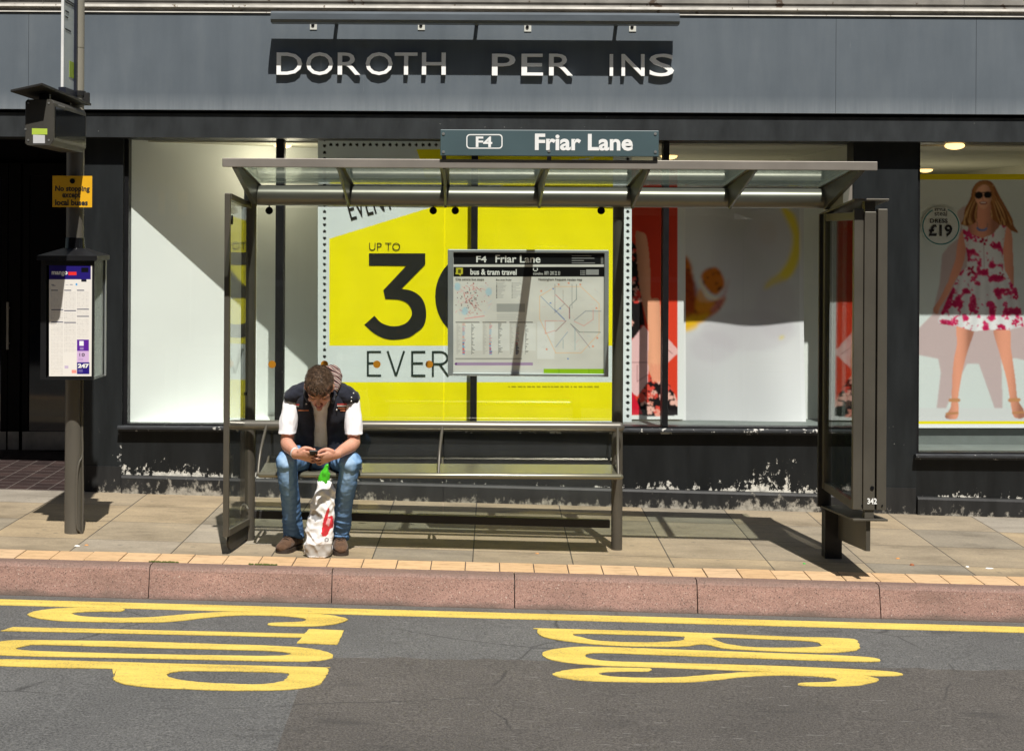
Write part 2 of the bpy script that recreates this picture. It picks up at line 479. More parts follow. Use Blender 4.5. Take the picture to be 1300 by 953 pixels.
def m_kerb():
    m, nt, b = nodes('pink_granite'); v = coords(nt)
    vor = N(nt, 'ShaderNodeTexVoronoi', Scale=170.0); nt.links.new(v, vor.inputs['Vector'])
    c = ramp(nt, vor.outputs['Color'], [(0.0, (0.085, 0.055, 0.047)), (0.2, (0.22, 0.126, 0.102)), (0.5, (0.345, 0.208, 0.170)), (0.75, (0.28, 0.160, 0.130)), (0.9, (0.38, 0.26, 0.215)), (1.0, (0.50, 0.41, 0.36))]).outputs['Color']
    big = noise_n(nt, coords(nt, (1, 1, 3)), 2.2, 6, 0.65)
    t = ramp(nt, big, [(0.3, (0.66, 0.66, 0.65)), (0.7, (1.12, 1.10, 1.09))]).outputs['Color']
    c = mix(nt, 1.0, c, t, 'MULTIPLY')
    # dirty skirt of road grime near the foot of the stones, and a rubbed nose on top
    sep = nt.nodes.new('ShaderNodeSeparateXYZ'); nt.links.new(v, sep.inputs[0])
    zz = math_n(nt, 'ADD', sep.outputs['Z'], math_n(nt, 'MULTIPLY', sep.outputs['X'], K))
    zn = math_n(nt, 'ADD', zz, math_n(nt, 'MULTIPLY', math_n(nt, 'SUBTRACT', big, 0.5), 0.12))
    k = ramp(nt, math_n(nt, 'MULTIPLY', math_n(nt, 'ADD', zn, 0.18), 5.5), [(0.0, (0.75, 0.75, 0.75)), (0.2, (0, 0, 0)), (0.86, (0, 0, 0)), (1.0, (0.55, 0.55, 0.55))]).outputs['Color']
    c = mix(nt, k, c, (0.10, 0.075, 0.06))
    nt.links.new(c, b.inputs['Base Color']); b.inputs['Roughness'].default_value = 0.75
    bump(nt, b, vor.outputs['Distance'], 0.35, 0.004)
    return m
def m_line():
    m, nt, b = nodes('yellow_road_paint'); v = coords(nt)
    n = noise_n(nt, v, 26, 8, 0.75); n2 = noise_n(nt, coords(nt, (1, 5, 1)), 2.5, 6)
    c = ramp(nt, n2, [(0.3, (0.64, 0.45, 0.07)), (0.7, (0.74, 0.56, 0.125))]).outputs['Color']
    k = ramp(nt, n, [(0.585, (0, 0, 0)), (0.70, (1, 1, 1))]).outputs['Color']
    c = mix(nt, math_n(nt, 'MULTIPLY', k, 0.75), c, (0.13, 0.115, 0.085))
    nt.links.new(c, b.inputs['Base Color']); b.inputs['Roughness'].default_value = 0.6
    gn = noise_n(nt, v, 95, 4, 0.85)
    kg = ramp(nt, math_n(nt, 'ADD', gn, math_n(nt, 'MULTIPLY', math_n(nt, 'SUBTRACT', n2, 0.5), 0.35)), [(0.32, (0.8,)*3), (0.50, (0, 0, 0))]).outputs['Color']
    c = mix(nt, kg, c, (0.20, 0.165, 0.08))
    nt.links.new(c, b.inputs['Base Color'])
    bump(nt, b, gn, 0.6, 0.006)
    return m
M_PAVE, M_KERB, M_LINE = m_pave(), m_kerb(), m_line()

def m_peel(name, base, peel, z0, reach, dens, rough=0.42):
    """dark gloss paint flaking off in patches, most of it low down where boots and damp get at it"""
    m, nt, b = nodes(name); v = coords(nt)
    sep = nt.nodes.new('ShaderNodeSeparateXYZ'); nt.links.new(v, sep.inputs[0])
    zz = math_n(nt, 'ADD', sep.outputs['Z'], math_n(nt, 'MULTIPLY', sep.outputs['X'], K))
    h = math_n(nt, 'DIVIDE', math_n(nt, 'SUBTRACT', zz, z0), reach, True)
    n = noise_n(nt, coords(nt, (1, 1, 0.7)), 21, 12, 0.72)
    big = noise_n(nt, v, 0.95, 3)
    thr = math_n(nt, 'ADD', math_n(nt, 'MULTIPLY', math_n(nt, 'POWER', h, 0.6), 0.32), 0.70-dens)
    thr = math_n(nt, 'ADD', thr, math_n(nt, 'MULTIPLY', math_n(nt, 'SUBTRACT', 0.5, big), 0.85))
    k = math_n(nt, 'MULTIPLY', math_n(nt, 'SUBTRACT', n, thr), 9 if 'plinth' in name else 40, True)
    tone = noise_n(nt, coords(nt, (3, 3, 0.6)), 3, 6)
    c0 = ramp(nt, tone, [(0.3, tuple(x*0.75 for x in base)), (0.7, tuple(x*1.35 for x in base))]).outputs['Color']
    pn = noise_n(nt, v, 30, 4)
    c1 = ramp(nt, pn, [(0.3, tuple(x*0.55 for x in peel)), (0.6, peel)]).outputs['Color']
    nt.links.new(mix(nt, k, c0, c1), b.inputs['Base Color'])
    r = math_n(nt, 'ADD', rough, math_n(nt, 'MULTIPLY', k, 0.4), True); nt.links.new(r, b.inputs['Roughness'])
    bump(nt, b, math_n(nt, 'MULTIPLY', k, -1.0), 0.5, 0.004)
    b.inputs['Specular IOR Level'].default_value = 0.2
    return m
M_RISER = m_peel('flaking_black_paint', (0.012, 0.013, 0.0135), (0.66, 0.635, 0.57), 0.13, 0.27, 0.175)
M_PLINTH = m_peel('flaking_plinth_paint', (0.022, 0.022, 0.022), (0.36, 0.335, 0.285), -0.02, 0.15, 0.315)
M_PILAST = m_peel('scuffed_charcoal_paint', (0.015, 0.017, 0.018), (0.50, 0.49, 0.46), -0.03, 9.0, 0.075)
M_BLACK = paint('black_frame_paint', (0.009, 0.009, 0.010), 0.4, spec=0.25, var=0.3, vscale=9, speck=((0.28, 0.27, 0.25), 35, 0.74))
M_JET = paint('matt_black', (0.004, 0.004, 0.005), 0.6, var=0.2, spec=0.15)
def m_fascia():
    m, nt, b = nodes('weathered_fascia_paint'); 
    n = noise_n(nt, coords(nt, (4.5, 1, 0.7)), 1.3, 9, 0.62); n2 = noise_n(nt, coords(nt), 1.1, 6, 0.62)
    c = ramp(nt, n, [(0.25, (0.088, 0.107, 0.126)), (0.5, (0.104, 0.125, 0.146)), (0.85, (0.132, 0.153, 0.172))]).outputs['Color']
    t = ramp(nt, n2, [(0.3, (0.86, 0.87, 0.88)), (0.7, (1.12, 1.11, 1.1))]).outputs['Color']
    c = mix(nt, 1.0, c, t, 'MULTIPLY')
    drip = noise_n(nt, coords(nt, (30, 1, 1.2)), 1.0, 5, 0.75)
    k = ramp(nt, drip, [(0.69, (0, 0, 0)), (0.76, (1, 1, 1))]).outputs['Color']
    c = mix(nt, math_n(nt, 'MULTIPLY', k, 0.4), c, (0.35, 0.37, 0.38))
    # chalky bloom left along the bottom lip
    sep = nt.nodes.new('ShaderNodeSeparateXYZ'); nt.links.new(coords(nt), sep.inputs[0])
    zb = at(585, 141, 11.60).z
    hb = math_n(nt, 'DIVIDE', math_n(nt, 'SUBTRACT', sep.outputs['Z'], zb-0.03), 0.15, True)
    kk = math_n(nt, 'MULTIPLY', math_n(nt, 'SUBTRACT', 1.0, hb, True), math_n(nt, 'MULTIPLY', drip, 0.55))
    c = mix(nt, kk, c, (0.40, 0.43, 0.45))
    nt.links.new(c, b.inputs['Base Color']); b.inputs['Roughness'].default_value = 0.5
    bump(nt, b, n2, 0.1, 0.01)
    return m
M_FASCIA = m_fascia()
M_LINTEL = paint('lintel_grey_paint', (0.027, 0.030, 0.032), 0.5, spec=0.25, var=0.35, vscale=2.5, stretch=(3, 1, 1), speck=((0.2, 0.2, 0.19), 22, 0.73))
M_STONE = paint('cornice_stone', (0.25, 0.235, 0.21), 0.85, var=0.28, vscale=5, bmp=0.3, speck=((0.10, 0.07, 0.05), 9, 0.64))
M_WALLUP = paint('upper_stone', (0.33, 0.31, 0.27), 0.85, var=0.2, vscale=4, bmp=0.3)
M_WHITE = paint('display_white', (0.82, 0.86, 0.83), 0.7, var=0.03, vscale=2)
M_DISP = paint('display_lining', (0.52, 0.51, 0.42), 0.75, var=0.06, vscale=2)
M_DFLOOR = paint('display_floor_paint', (0.15, 0.175, 0.165), 0.6, var=0.15, vscale=5)
M_GLASSW = glass('shop_glass', (0.972, 0.98, 0.975), refl=0.9)
M_SILL = paint('sill_paint', (0.028, 0.030, 0.033), 0.35, var=0.4, vscale=14, stretch=(1, 1, 4), speck=((0.44, 0.43, 0.40), 11, 0.60))
M_STEEL = paint('kickplate_metal', (0.42, 0.41, 0.37), 0.5, 0.1, var=0.25, vscale=7, speck=((0.03, 0.03, 0.03), 16, 0.68))

# ================================================================== GROUND
g = G(); g.sbox(-320, 320, -320, 320, -0.6, -0.18)
props(g.build('road', M_ROAD), kind='structure')
g = G(); g.sbox(-40, 40, 9.59, 14.5, -0.3, 0.0)
pave = props(g.build('pavement', M_PAVE), kind='structure')
# kerb stones with a battered face, about 1.04 m long, narrow joints
g = G(); x = -1.767-1.0425*24
kr = random.Random(3)
while x < 26:
    a, b2 = x+0.003, x+1.0425-0.003
    j = kr.uniform(-0.003, 0.003)
    prof = [(9.188+j, -0.30), (9.188+j, -0.175), (9.226+j, -0.022), (9.236+j, -0.007), (9.252+j, 0.0+j*0.5), (9.336, 0.0), (9.336, -0.30)]
    vs = [(a, p[0], p[1]-K*a) for p in prof]+[(b2, p[0], p[1]-K*b2) for p in prof]
    n = len(prof)
    g.add(vs, [tuple(range(n)), tuple(reversed(range(n, 2*n)))]+[(i, i+n, (i+1) % n+n, (i+1) % n) for i in range(n)])
    x += 1.0425
bm_fix = g.build('kerb', M_KERB); props(bm_fix, kind='structure')
g = G(); g.sbox(-26, 26, 9.238, 9.335, -0.3, -0.03); props(g.build('kerb_bedding', paint('joint_mortar', (0.06, 0.05, 0.045), 0.9)), kind='structure')
# buff block edging
def m_block():
    m, nt, b = nodes('buff_block')
    oi = nt.nodes.new('ShaderNodeNewGeometry')
    rnd = oi.outputs['Random Per Island']
    c = ramp(nt, rnd, [(0, (0.50, 0.325, 0.175)), (0.5, (0.57, 0.375, 0.20)), (1, (0.53, 0.365, 0.22))]).outputs['Color']
    n = noise_n(nt, coords(nt, (1, 3, 1)), 8, 8, 0.7)
    t = ramp(nt, n, [(0.28, (0.62, 0.6, 0.56)), (0.5, (1, 1, 1)), (0.8, (1.14, 1.12, 1.1))]).outputs['Color']
    nt.links.new(mix(nt, 1.0, c, t, 'MULTIPLY'), b.inputs['Base Color']); b.inputs['Roughness'].default_value = 0.85
    bump(nt, b, noise_n(nt, coords(nt), 90, 3), 0.3, 0.003)
    return m
g = G(); x = -14.0
while x < 14:
    j = kr.uniform(-0.002, 0.002); sk = 0.004
    a, b2 = x+0.0025, x+0.2005-0.0025
    y0, y1 = 9.342, 9.584+j
    v = [(xx+(sk if yy == y1 else 0), yy, zz-K*xx) for zz in (-0.1, 0.002+j) for yy in (y0, y1) for xx in (a, b2)]
    g.hexa(v); x += 0.2005
props(g.build('block_edging', m_block(), bevel=0.003), kind='structure')
g = G(); g.sbox(-26, 26, 9.337, 9.589, -0.3, -0.006); props(g.build('edging_bedding', MATS['joint_mortar']), kind='structure')
# yellow edge line
def sheet_poly(g, pts, dz):
    bm = bmesh.new(); vs = [bm.verts.new((p[0], p[1], p[2] if len(p) > 2 else 0)) for p in pts]
    es = [bm.edges.new((vs[i], vs[(i+1) % len(vs)])) for i in range(len(vs))]
    return bm, es
g = G(); 
v = [(x, y, gz(x, z)) for z in (-0.1795, -0.176) for y in (8.942, 9.074) for x in (-26, 26)]
g.hexa(v); props(g.build('edge_line', M_LINE), kind='structure')
# bus stop lettering, read by a driver heading to the right
def q4(*pts): return [(x/2.955, 640+y/2.955) for x, y in pts]
def q6(*pts): return [(660+x/2.955, 640+y/2.955) for x, y in pts]
S1 = [(458, 389), (330, 386), (230, 388), (150, 396), (105, 409), (130, 422), (220, 434), (400, 439), (580, 440), (690, 433), (790, 421), (900, 414), (1020, 415), (1110, 421), (1148, 430), (1125, 439), (1018, 443), (1018, 452), (1150, 455), (1240, 449), (1300, 434), (1290, 424), (1220, 412), (1080, 404), (930, 402), (820, 403), (720, 409), (640, 416), (560, 422), (440, 424), (330, 420), (280, 413), (272, 407), (300, 402), (380, 399), (452, 399)]
LET = [
 ([q4(*S1)], []),
 ([q4((5, 472), (48, 459), (600, 471), (1142, 484), (1160, 466), (1292, 471), (1268, 523), (1115, 518), (1135, 497), (600, 484))], 'sharp'),
 ([q4((-60, 520), (0, 513), (100, 508), (500, 513), (900, 525), (1100, 533), (1200, 545), (1248, 563), (1240, 575), (1180, 585), (1050, 586), (500, 574), (200, 569), (0, 563), (-70, 555), (-105, 538)), q4((60, 540), (110, 526), (160, 524), (500, 533), (950, 545), (1060, 551), (1090, 559), (1050, 566), (900, 566), (500, 559), (150, 549))], []),
 ([q4((-20, 580), (300, 586), (600, 594), (1180, 609), (1222, 611), (1231, 620), (1224, 640), (1208, 664), (1190, 676), (1130, 688), (1000, 695), (850, 695), (700, 690), (560, 683), (470, 672), (432, 658), (425, 645), (430, 630), (440, 614), (420, 613), (-20, 602)), q4((625, 640), (645, 628), (700, 622), (850, 623), (1000, 626), (1070, 629), (1084, 635), (1075, 650), (1050, 664), (980, 673), (880, 672), (760, 666), (670, 655))], []),
 ([q6((67, 476), (68, 470), (74, 466), (90, 464), (600, 478), (1000, 494), (1235, 502), (1268, 517), (1275, 530), (1262, 545), (1190, 553), (1090, 553), (880, 545), (760, 537), (690, 522), (610, 530), (450, 530), (300, 524), (170, 510), (90, 495), (70, 483)), q6((205, 483), (400, 486), (595, 492), (616, 497), (600, 510), (480, 516), (320, 512), (240, 500)), q6((725, 497), (900, 502), (1090, 511), (1128, 523), (1115, 533), (1000, 536), (860, 533), (770, 520))], []),
 ([q6((1304, 571), (1325, 588), (1000, 579), (600, 565), (330, 555), (262, 557), (244, 567), (270, 578), (350, 587), (600, 594), (1000, 606), (1381, 624), (1395, 642), (1000, 629), (600, 612), (350, 604), (200, 594), (110, 578), (82, 560), (110, 545), (200, 534), (300, 533), (600, 544), (1000, 558))], []),
 ([[(660+(125+(x-105)*1.02)/2.955, 640+(y+224+0.028*((125+(x-105)*1.02)-x))/2.955) for x, y in S1]], []),
]
g = G()
for loops, kind in LET:
    bm = bmesh.new(); edges = []
    for lp in loops:
        lp = crom(lp, 5) if kind != 'sharp' else crom(lp, 5, tight=True)
        P = [gr(px, py, -0.1745) for px, py in lp]
        P = [p+Vector((kr.uniform(-.004, .004), kr.uniform(-.0022, .0022), 0)) for p in P]
        vs = [bm.verts.new(p) for p in P]
        edges += [bm.edges.new((vs[i], vs[(i+1) % len(vs)])) for i in range(len(vs))]
    bmesh.ops.triangle_fill(bm, edges=edges, use_beauty=True)
    r = bmesh.ops.extrude_face_region(bm, geom=bm.faces[:])
    bmesh.ops.translate(bm, verts=[e for e in r['geom'] if isinstance(e, bmesh.types.BMVert)], vec=(0, 0, -0.004))
    bmesh.ops.recalc_face_normals(bm, faces=bm.faces[:]); bm.verts.index_update()
    g.add([v.co.copy() for v in bm.verts], [[v.index for v in f.verts] for f in bm.faces]); bm.free()
props(g.build('road_lettering', M_LINE), kind='structure')
# darker repair patch in the carriageway
g = G(); rr = random.Random(5)
top = [gr(px, 833+0.02*(px-430)+rr.uniform(-1.5, 1.5), -0.178) for px in range(372, 1360, 22)]
ve = [(p.x, p.y, gz(p.x, -0.178)) for p in top]+[(p.x+rr.uniform(-.01, .01), 4.4, gz(p.x, -0.178)) for p in top]
n = len(top)
for i_ in (0,): ve[n] = (ve[n][0]+.25, ve[n][1], ve[n][2]); ve[0] = (ve[0][0]+.12, ve[0][1]-.05, ve[0][2])
g.add(ve, [(i, n+i, n+i+1, i+1) for i in range(n-1)]); props(g.build('road_patch', M_PATCH), kind='structure')

# ================================================================== SHOP BUILDING
SB = thing('shop_building', 'black-painted shop front with a blue-grey fascia, letters missing from its name and wide display windows', 'building', (0.6, YF, 0))
def X(px, Y): return at(px, 300, Y).x
def Z(py, Y, px=585): return at(px, py, Y).z
YL, YFA = 11.63, 11.60
zhead = Z(177, YL, 650)
# upper wall and cornice
g = G(); g.box(-12, 12, 11.74, 12.6, Z(4, YFA)+0.25, Z(4, YFA)+2.2); g.build('upper_wall', M_WALLUP, SB)
zt = Z(19, YFA)
prof = [(11.72, zt+0.003), (11.594, zt+0.003), (11.594, zt+0.011), (11.606, zt+0.016), (11.606, zt+0.032), (11.588, zt+0.036), (11.580, zt+0.044), (11.580, zt+0.056), (11.59, zt+0.062), (11.61, zt+0.066), (11.612, zt+0.088), (11.60, zt+0.092), (11.597, zt+0.16), (11.58, zt+0.17), (11.578, zt+0.33), (11.72, zt+0.36)]
g = G(); xs = [-12, X(-30, 11.5), X(48, 11.5), X(280, 11.5), X(952, 11.5), X(1228, 11.5), 9, 12]
for a, b2 in zip(xs[:-1], xs[1:]): g.prism(prof, 'x', a+0.0015, b2-0.0015)
CO = g.build('cornice', M_STONE, SB)
g = G(); g.box(-12, 12, 11.578, 11.64, zt+0.042, zt+0.058); g.build('cornice_bead', paint('bead_white', (0.72, 0.69, 0.63), 0.6, var=0.25, vscale=6, speck=((0.2, 0.15, 0.1), 14, 0.66)), CO)
g = G(); g.box(-12, 12, 11.588, 11.64, zt+0.0035, zt+0.010); g.build('cornice_bead', MATS['bead_white'], CO)
g = G()
xs = [-12, X(35, YFA), X(1060, YFA)-0.0, X(1238, YFA), 12]
for a, b2 in zip(xs[:-1], xs[1:]): g.box(a+0.0012, b2-0.0012, YFA, 11.74, Z(141.5, YFA), zt)
FA = g.build('fascia', M_FASCIA, SB)
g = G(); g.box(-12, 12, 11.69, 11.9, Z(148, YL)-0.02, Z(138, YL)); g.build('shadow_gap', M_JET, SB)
g = G(); g.box(-12, 12, YL, 12.0, zhead, Z(146, YL)); g.build('lintel', M_LINTEL, SB)
# sign letters, two of the fourteen gone
M_LET = paint('sign_letter_white', (0.92, 0.92, 0.90), 0.35, 0.0, var=0.03)
for ch, a, b2, t, bt in [('D', 351, 383.5, 67, 95), ('O', 388.5, 423, 66.5, 95.5), ('R', 428.6, 457.5, 67, 95), ('O', 464, 498.5, 66.5, 95.5), ('T', 501, 530, 67, 95), ('H', 535.5, 566, 67, 95),
                         ('P', 624.5, 654.5, 68.5, 96), ('E', 662, 689.5, 68.5, 96), ('R', 697, 727.5, 68.5, 96), ('I', 774, 778.5, 69, 96.5), ('N', 789, 818.5, 69, 96.5), ('S', 824.5, 856, 68.5, 97)]:
    yl = YFA-0.036
    p0, p1 = at(a, bt, yl), at(b2, t, yl)
    o = text_g(ch, p0.x, p1.x, p0.z, p1.z, yl, 0.003, 0.026).build('letter', M_LET, FA)
# little fixings where a former sign was bolted
for px, py in ((398, 33), (535, 33.5), (670, 35.5), (803, 35.5)):
    p = at(px, py, YFA)
    g = G(); g.box(p.x-0.025, p.x+0.025, YFA-0.006, YFA+0.01, p.z-0.028, p.z+0.028)
    o = g.build('bracket_plate', paint('plate_white', (0.6, 0.6, 0.55), 0.5), FA)
    g = G(); g.disc((p.x-0.004, YFA-0.012, p.z+0.004), 0.012, 'y', 0.005, 10); g.build('bolt', M_JET, o)
# sign light trough
p0, p1 = at(344, 15.5, 11.4), at(862.5, 29.5, 11.4)
ya, yb = YFA-0.225, YFA-0.105
z0, z1 = Z(30, 11.4), Z(15.5, 11.4)
prof = [(ya+0.02, z0), (ya, z0+0.02), (ya, z1-0.02), (ya+0.03, z1), (yb, z1), (yb, z0)]
g = G(); g.prism(prof, 'x', p0.x, p1.x)
TR = g.build('sign_light', paint('trough_grey', (0.085, 0.10, 0.115), 0.4, var=0.15, vscale=4, stretch=(1, 1, 4)), SB)
for px in (424, 604, 783):
    x = X(px, 11.45); g = G(); g.box(x-0.012, x+0.012, yb-0.01, YFA+0.01, z0+0.008, z0+0.035)
    g.build('bracket_arm', M_BLACK, TR)
# pilasters
def pilaster(a, b2, lowcap=True):
    g = G(); v = [(x, y, (gz(x, -0.1) if z is None else z)) for z in (None, zhead+0.01) for y in (YF, 11.95) for x in (a, b2)]
    g.hexa(v); o = g.build('pilaster', M_PILAST, SB)
    g = G(); v = [(x, y, gz(x, z)) for z in (-0.1, 0.02+0.17) for y in (YF-0.008, YF+0.02) for x in (a+0.004, b2-0.004)]
    g.hexa(v); g.build('pilaster_base', M_PLINTH, o)
XA, XB = X(107, YF), X(156, YF); XC, XD = X(1083, YF), X(1165, YF)
pilaster(XA, XB); pilaster(XC, XD); pilaster(5.2, 5.8); pilaster(-5.3, -4.7)
# windows: black frames, sills, panes, stall riser, plinth and lined display boxes
YG = 11.86
def window(xa, xb, ysill, mull, ydeep, lamp=None):
    zs = Z(ysill, YG)
    f = G()
    f.box(xa, xa+0.03, 11.80, 11.90, zs, zhead); f.box(xb-0.012, xb, 11.80, 11.90, zs, zhead)
    f.box(xa+0.03, xb-0.012, 11.80, 11.90, zs, zs+0.02)
    o = f.build('display_window', M_BLACK, SB)
    for a, b2 in mull:
        g = G(); g.box(X(a, 11.8), X(b2, 11.8), 11.785, 11.90, zs+0.02, zhead); g.build('mullion', M_BLACK, o, bevel=0.004)
    g = G(); g.box(xa+0.03, xb-0.012, YG, YG+0.008, zs+0.02, zhead); g.build('pane', M_GLASSW, o)
    zf = Z(ysill+0.5, YL)
    prof = [(11.84, zs+0.012), (11.77, zs+0.004), (11.70, zf-0.006), (11.685, zf-0.018), (11.685, zf-0.032), (11.71, zf-0.036), (11.71, zf-0.05), (11.84, zf-0.05)]
    g = G(); g.prism(prof, 'x', xa-0.02, xb+0.01); g.build('sill', M_SILL, o)
    g = G(); v = [(x, y, (gz(x, -0.1) if z is None else z)) for z in (None, zf-0.05) for y in (YF, 11.84) for x in (xa, xb)]
    g.hexa(v); st = g.build('stall_riser', M_RISER, o)
    g = G()
    prof2 = [(YF-0.03, -0.1), (YF-0.03, 0.112), (YF-0.022, 0.128), (YF+0.01, 0.134), (YF+0.01, -0.1)]
    n = len(prof2)
    vs = [(xa+0.004, p[0], gz(xa, p[1])) for p in prof2]+[(xb-0.004, p[0], gz(xb, p[1])) for p in prof2]
    g.add(vs, [tuple(range(n)), tuple(reversed(range(n, 2*n)))]+[(i, i+n, (i+1) % n+n, (i+1) % n) for i in range(n)])
    g.build('plinth', M_PLINTH, st)
    # lined display box behind the glass
    b = G(); t = 0.03
    b.box(xa, xb, ydeep, ydeep+t, zs-0.05, zhead+0.32, 0)
    b.box(xa-t, xa, 11.905, ydeep+t, zs-0.05, zhead+0.32, 0); b.box(xb, xb+t, 11.905, ydeep+t, zs-0.05, zhead+0.32, 0)
    b.box(xa, xb, 12.003, ydeep, zhead-0.012, zhead+0.03, 0)
    b.box(xa, xb, 11.905, ydeep, zs-0.05, zs-0.005, 1)
    if xa < 0: b.box(xa+.002, -1.0, 11.91, 13.2, zs-0.004, zs-0.001, 2); b.box(xa+.001, xa+.012, 11.91, 13.2, zs, zhead-.015, 2)  # white floor and side wall added to bounce light onto the shaded panel
    if xa > 2: b.box(xa+0.002, xb-0.002, 12.46, 12.60, zs-0.004, zs+0.16, 1)
    b.build('display_box', [M_DISP, M_DFLOOR, M_WHITE], o)
    return o, zs
W1, zs1 = window(XB, X(1083, 11.8), 542, [(350, 360.5), (598, 606.5), (841.5, 849)], 17.5)
W2, zs2 = window(XD, 5.2, 572.5, [], 18.5)
# recessed ceiling lamp over the right-hand display
p = at(1212, 184.5, 12.25); zc = zhead-0.012
tt = (zc-H)/((p.z-H)/p.y); pc = at(1212, 184.5, tt)
m, nt, b = nodes('lit_lamp_glass'); b.inputs['Base Color'].default_value = (0.9, 0.8, 0.6, 1)
b.inputs['Emission Color'].default_value = (1.0, 0.62, 0.22, 1); b.inputs['Emission Strength'].default_value = 2.0
g = G(); g.ball((pc.x, pc.y, zc-0.004), (0.07, 0.09, 0.028), 20); LMP = g.build('downlight', m, W2)
for x_, y_, w_ in ((3.9, 14.6, W2), (4.7, 13.2, W2), (4.6, 16.0, W2), (1.75, 13.6, W1), (2.3, 15.2, W1), (0.3, 14.0, W1), (-1.35, 12.2, W1)):  # last ball is added to go with the fill above the white panel
    g = G(); g.ball((x_, y_, zc-0.004), (0.07, 0.09, 0.028), 20); g.build('downlight', m, w_)
for x_, y_ in ((4.2, 15.0), (1.9, 14.6), (-1.35, 12.2)):  # point fill for the interior; left one added to brighten the shaded panel
    ld = bpy.data.lights.new('shop_fill_lamp', 'POINT'); ld.energy = 13 if x_ > 0 else 5; ld.color = (1.0, 0.90, 0.66); ld.shadow_soft_size = 0.15
    lo_ = bpy.data.objects.new('shop_fill_lamp', ld); COL.objects.link(lo_); lo_.location = (x_, y_, 1.6 if x_ > 0 else 2.45)
# entrance lobby on the left
xl, xr = -4.7, XA
YD = 13.75
g = G(); v = [(x, y, gz(x, z)) for z in (-0.2, 0.006) for y in (YF-0.002, YD) for x in (xl, xr)]
g.hexa(v)
def m_tiles():
    m, nt, b = nodes('quarry_tiles')
    v = coords(nt)
    br = N(nt, 'ShaderNodeTexBrick', Scale=1.0); br.offset = 0
    br.inputs['Mortar Size'].default_value = 0.004; br.inputs['Brick Width'].default_value = 0.15; br.inputs['Row Height'].default_value = 0.15
    br.inputs['Color1'].default_value = (0.030, 0.019, 0.018, 1); br.inputs['Color2'].default_value = (0.050, 0.031, 0.028, 1); br.inputs['Mortar'].default_value = (0.13, 0.11, 0.10, 1)
    mp = nt.nodes.new('ShaderNodeMapping'); nt.links.new(v, mp.inputs['Vector']); mp.inputs['Rotation'].default_value = (0, 0, 0.0)
    nt.links.new(mp.outputs['Vector'], br.inputs['Vector']); 
    n = noise_n(nt, v, 7, 6)
    t = ramp(nt, n, [(0.3, (0.7,)*3), (0.7, (1.25,)*3)]).outputs['Color']
    nt.links.new(mix(nt, 1.0, br.outputs['Color'], t, 'MULTIPLY'), b.inputs['Base Color']); b.inputs['Roughness'].default_value = 0.5
    return m
g.build('lobby_floor', m_tiles(), SB)
g = G(); g.box(xl, xr, YD+0.08, YD+0.2, -0.1, zhead+0.1); g.box(xl-0.1, xl, YF+0.2, YD+0.2, -0.1, zhead+0.1)
g.box(xr, xr+0.06, 11.96, YD+0.2, -0.1, zhead+0.1); g.box(xl, xr, 12.0, YD+0.2, zhead+0.1, zhead+0.16)
g.build('lobby_wall', M_JET, SB)
xm = X(27.5, YD)
zk0, zk1 = Z(571, YD, 60), Z(547.5, YD, 60)
M_DGL = paint('dark_door_glass', (0.004, 0.004, 0.005), 0.05)
for a, b2 in ((xl+0.02, -3.86), (-3.85, xm-0.012), (xm+0.012, xr-0.03)):
    g = G(); g.box(a, a+0.05, YD, YD+0.05, 0.09, zhead-0.1); g.box(b2-0.05, b2, YD, YD+0.05, 0.09, zhead-0.1)
    g.box(a+0.05, b2-0.05, YD, YD+0.05, zhead-0.2, zhead-0.1); g.box(a+0.05, b2-0.05, YD, YD+0.05, 0.09, zk0)
    d = g.build('door', M_JET, SB)
    g = G(); g.box(a+0.05, b2-0.05, YD+0.02, YD+0.03, zk1, zhead-0.2); g.build('door_pane', M_DGL, d)
    g = G(); g.box(a+0.002, b2-0.002, YD-0.006, YD+0.02, zk0, zk1-0.002); g.build('kick_plate', M_STEEL, d)
    g = G(); g.tube((b2-0.09, YD-0.05, 0.95), (b2-0.09, YD-0.05, 1.35), 0.012); g.tube((b2-0.09, YD-0.05, 1.0), (b2-0.09, YD+0.01, 1.0), 0.008); g.tube((b2-0.09, YD-0.05, 1.3), (b2-0.09, YD+0.01, 1.3), 0.008)
    g.build('handle', M_STEEL, d)
# ================================================================== WINDOW DISPLAYS
M_PRINT = vcol('printed_poster', 0.6, 0.2)
M_INK = paint('black_ink', (0.007, 0.008, 0.006), 0.55, var=0.3, vscale=20)
M_TXT = paint('lettering_black', (0.02, 0.02, 0.02), 0.6)
M_TXTW = paint('lettering_white', (0.80, 0.80, 0.78), 0.5, var=0.03)
def txt(s, px0, px1, py0, py1, Y, mat, parent, name='lettering', bold=0.0, d=0.0015, rot=0.0):
    a, b2 = at(px0, py1, Y), at(px1, py0, Y)
    return text_g(s, a.x, b2.x, a.z, b2.z, Y-d, bold, d, rot).build(name, mat, parent)
# angled white backing panel on the left of the first window, nearer the glass at its left edge
a, b2 = Vector((X(152, 11.9), 11.89, 0)), Vector((X(440, 12.85), 12.87, 0))
nrm = Vector((-(b2-a).y, (b2-a).x, 0)).normalized()
g = G(); zA, zB = zs1-0.004, zhead+0.25
q = [a, b2, b2+nrm*0.02, a+nrm*0.02]
g.add([(p.x, p.y, z) for z in (zA, zB) for p in q], [(0, 1, 2, 3), (7, 6, 5, 4), (0, 4, 5, 1), (1, 5, 6, 2), (2, 6, 7, 3), (3, 7, 4, 0)])
props(g.build('display_panel', M_WHITE, loc=(a.x+0.5, 12.3, zs1)), 'blank white backing panel standing at an angle in the left end of the window', 'panel')
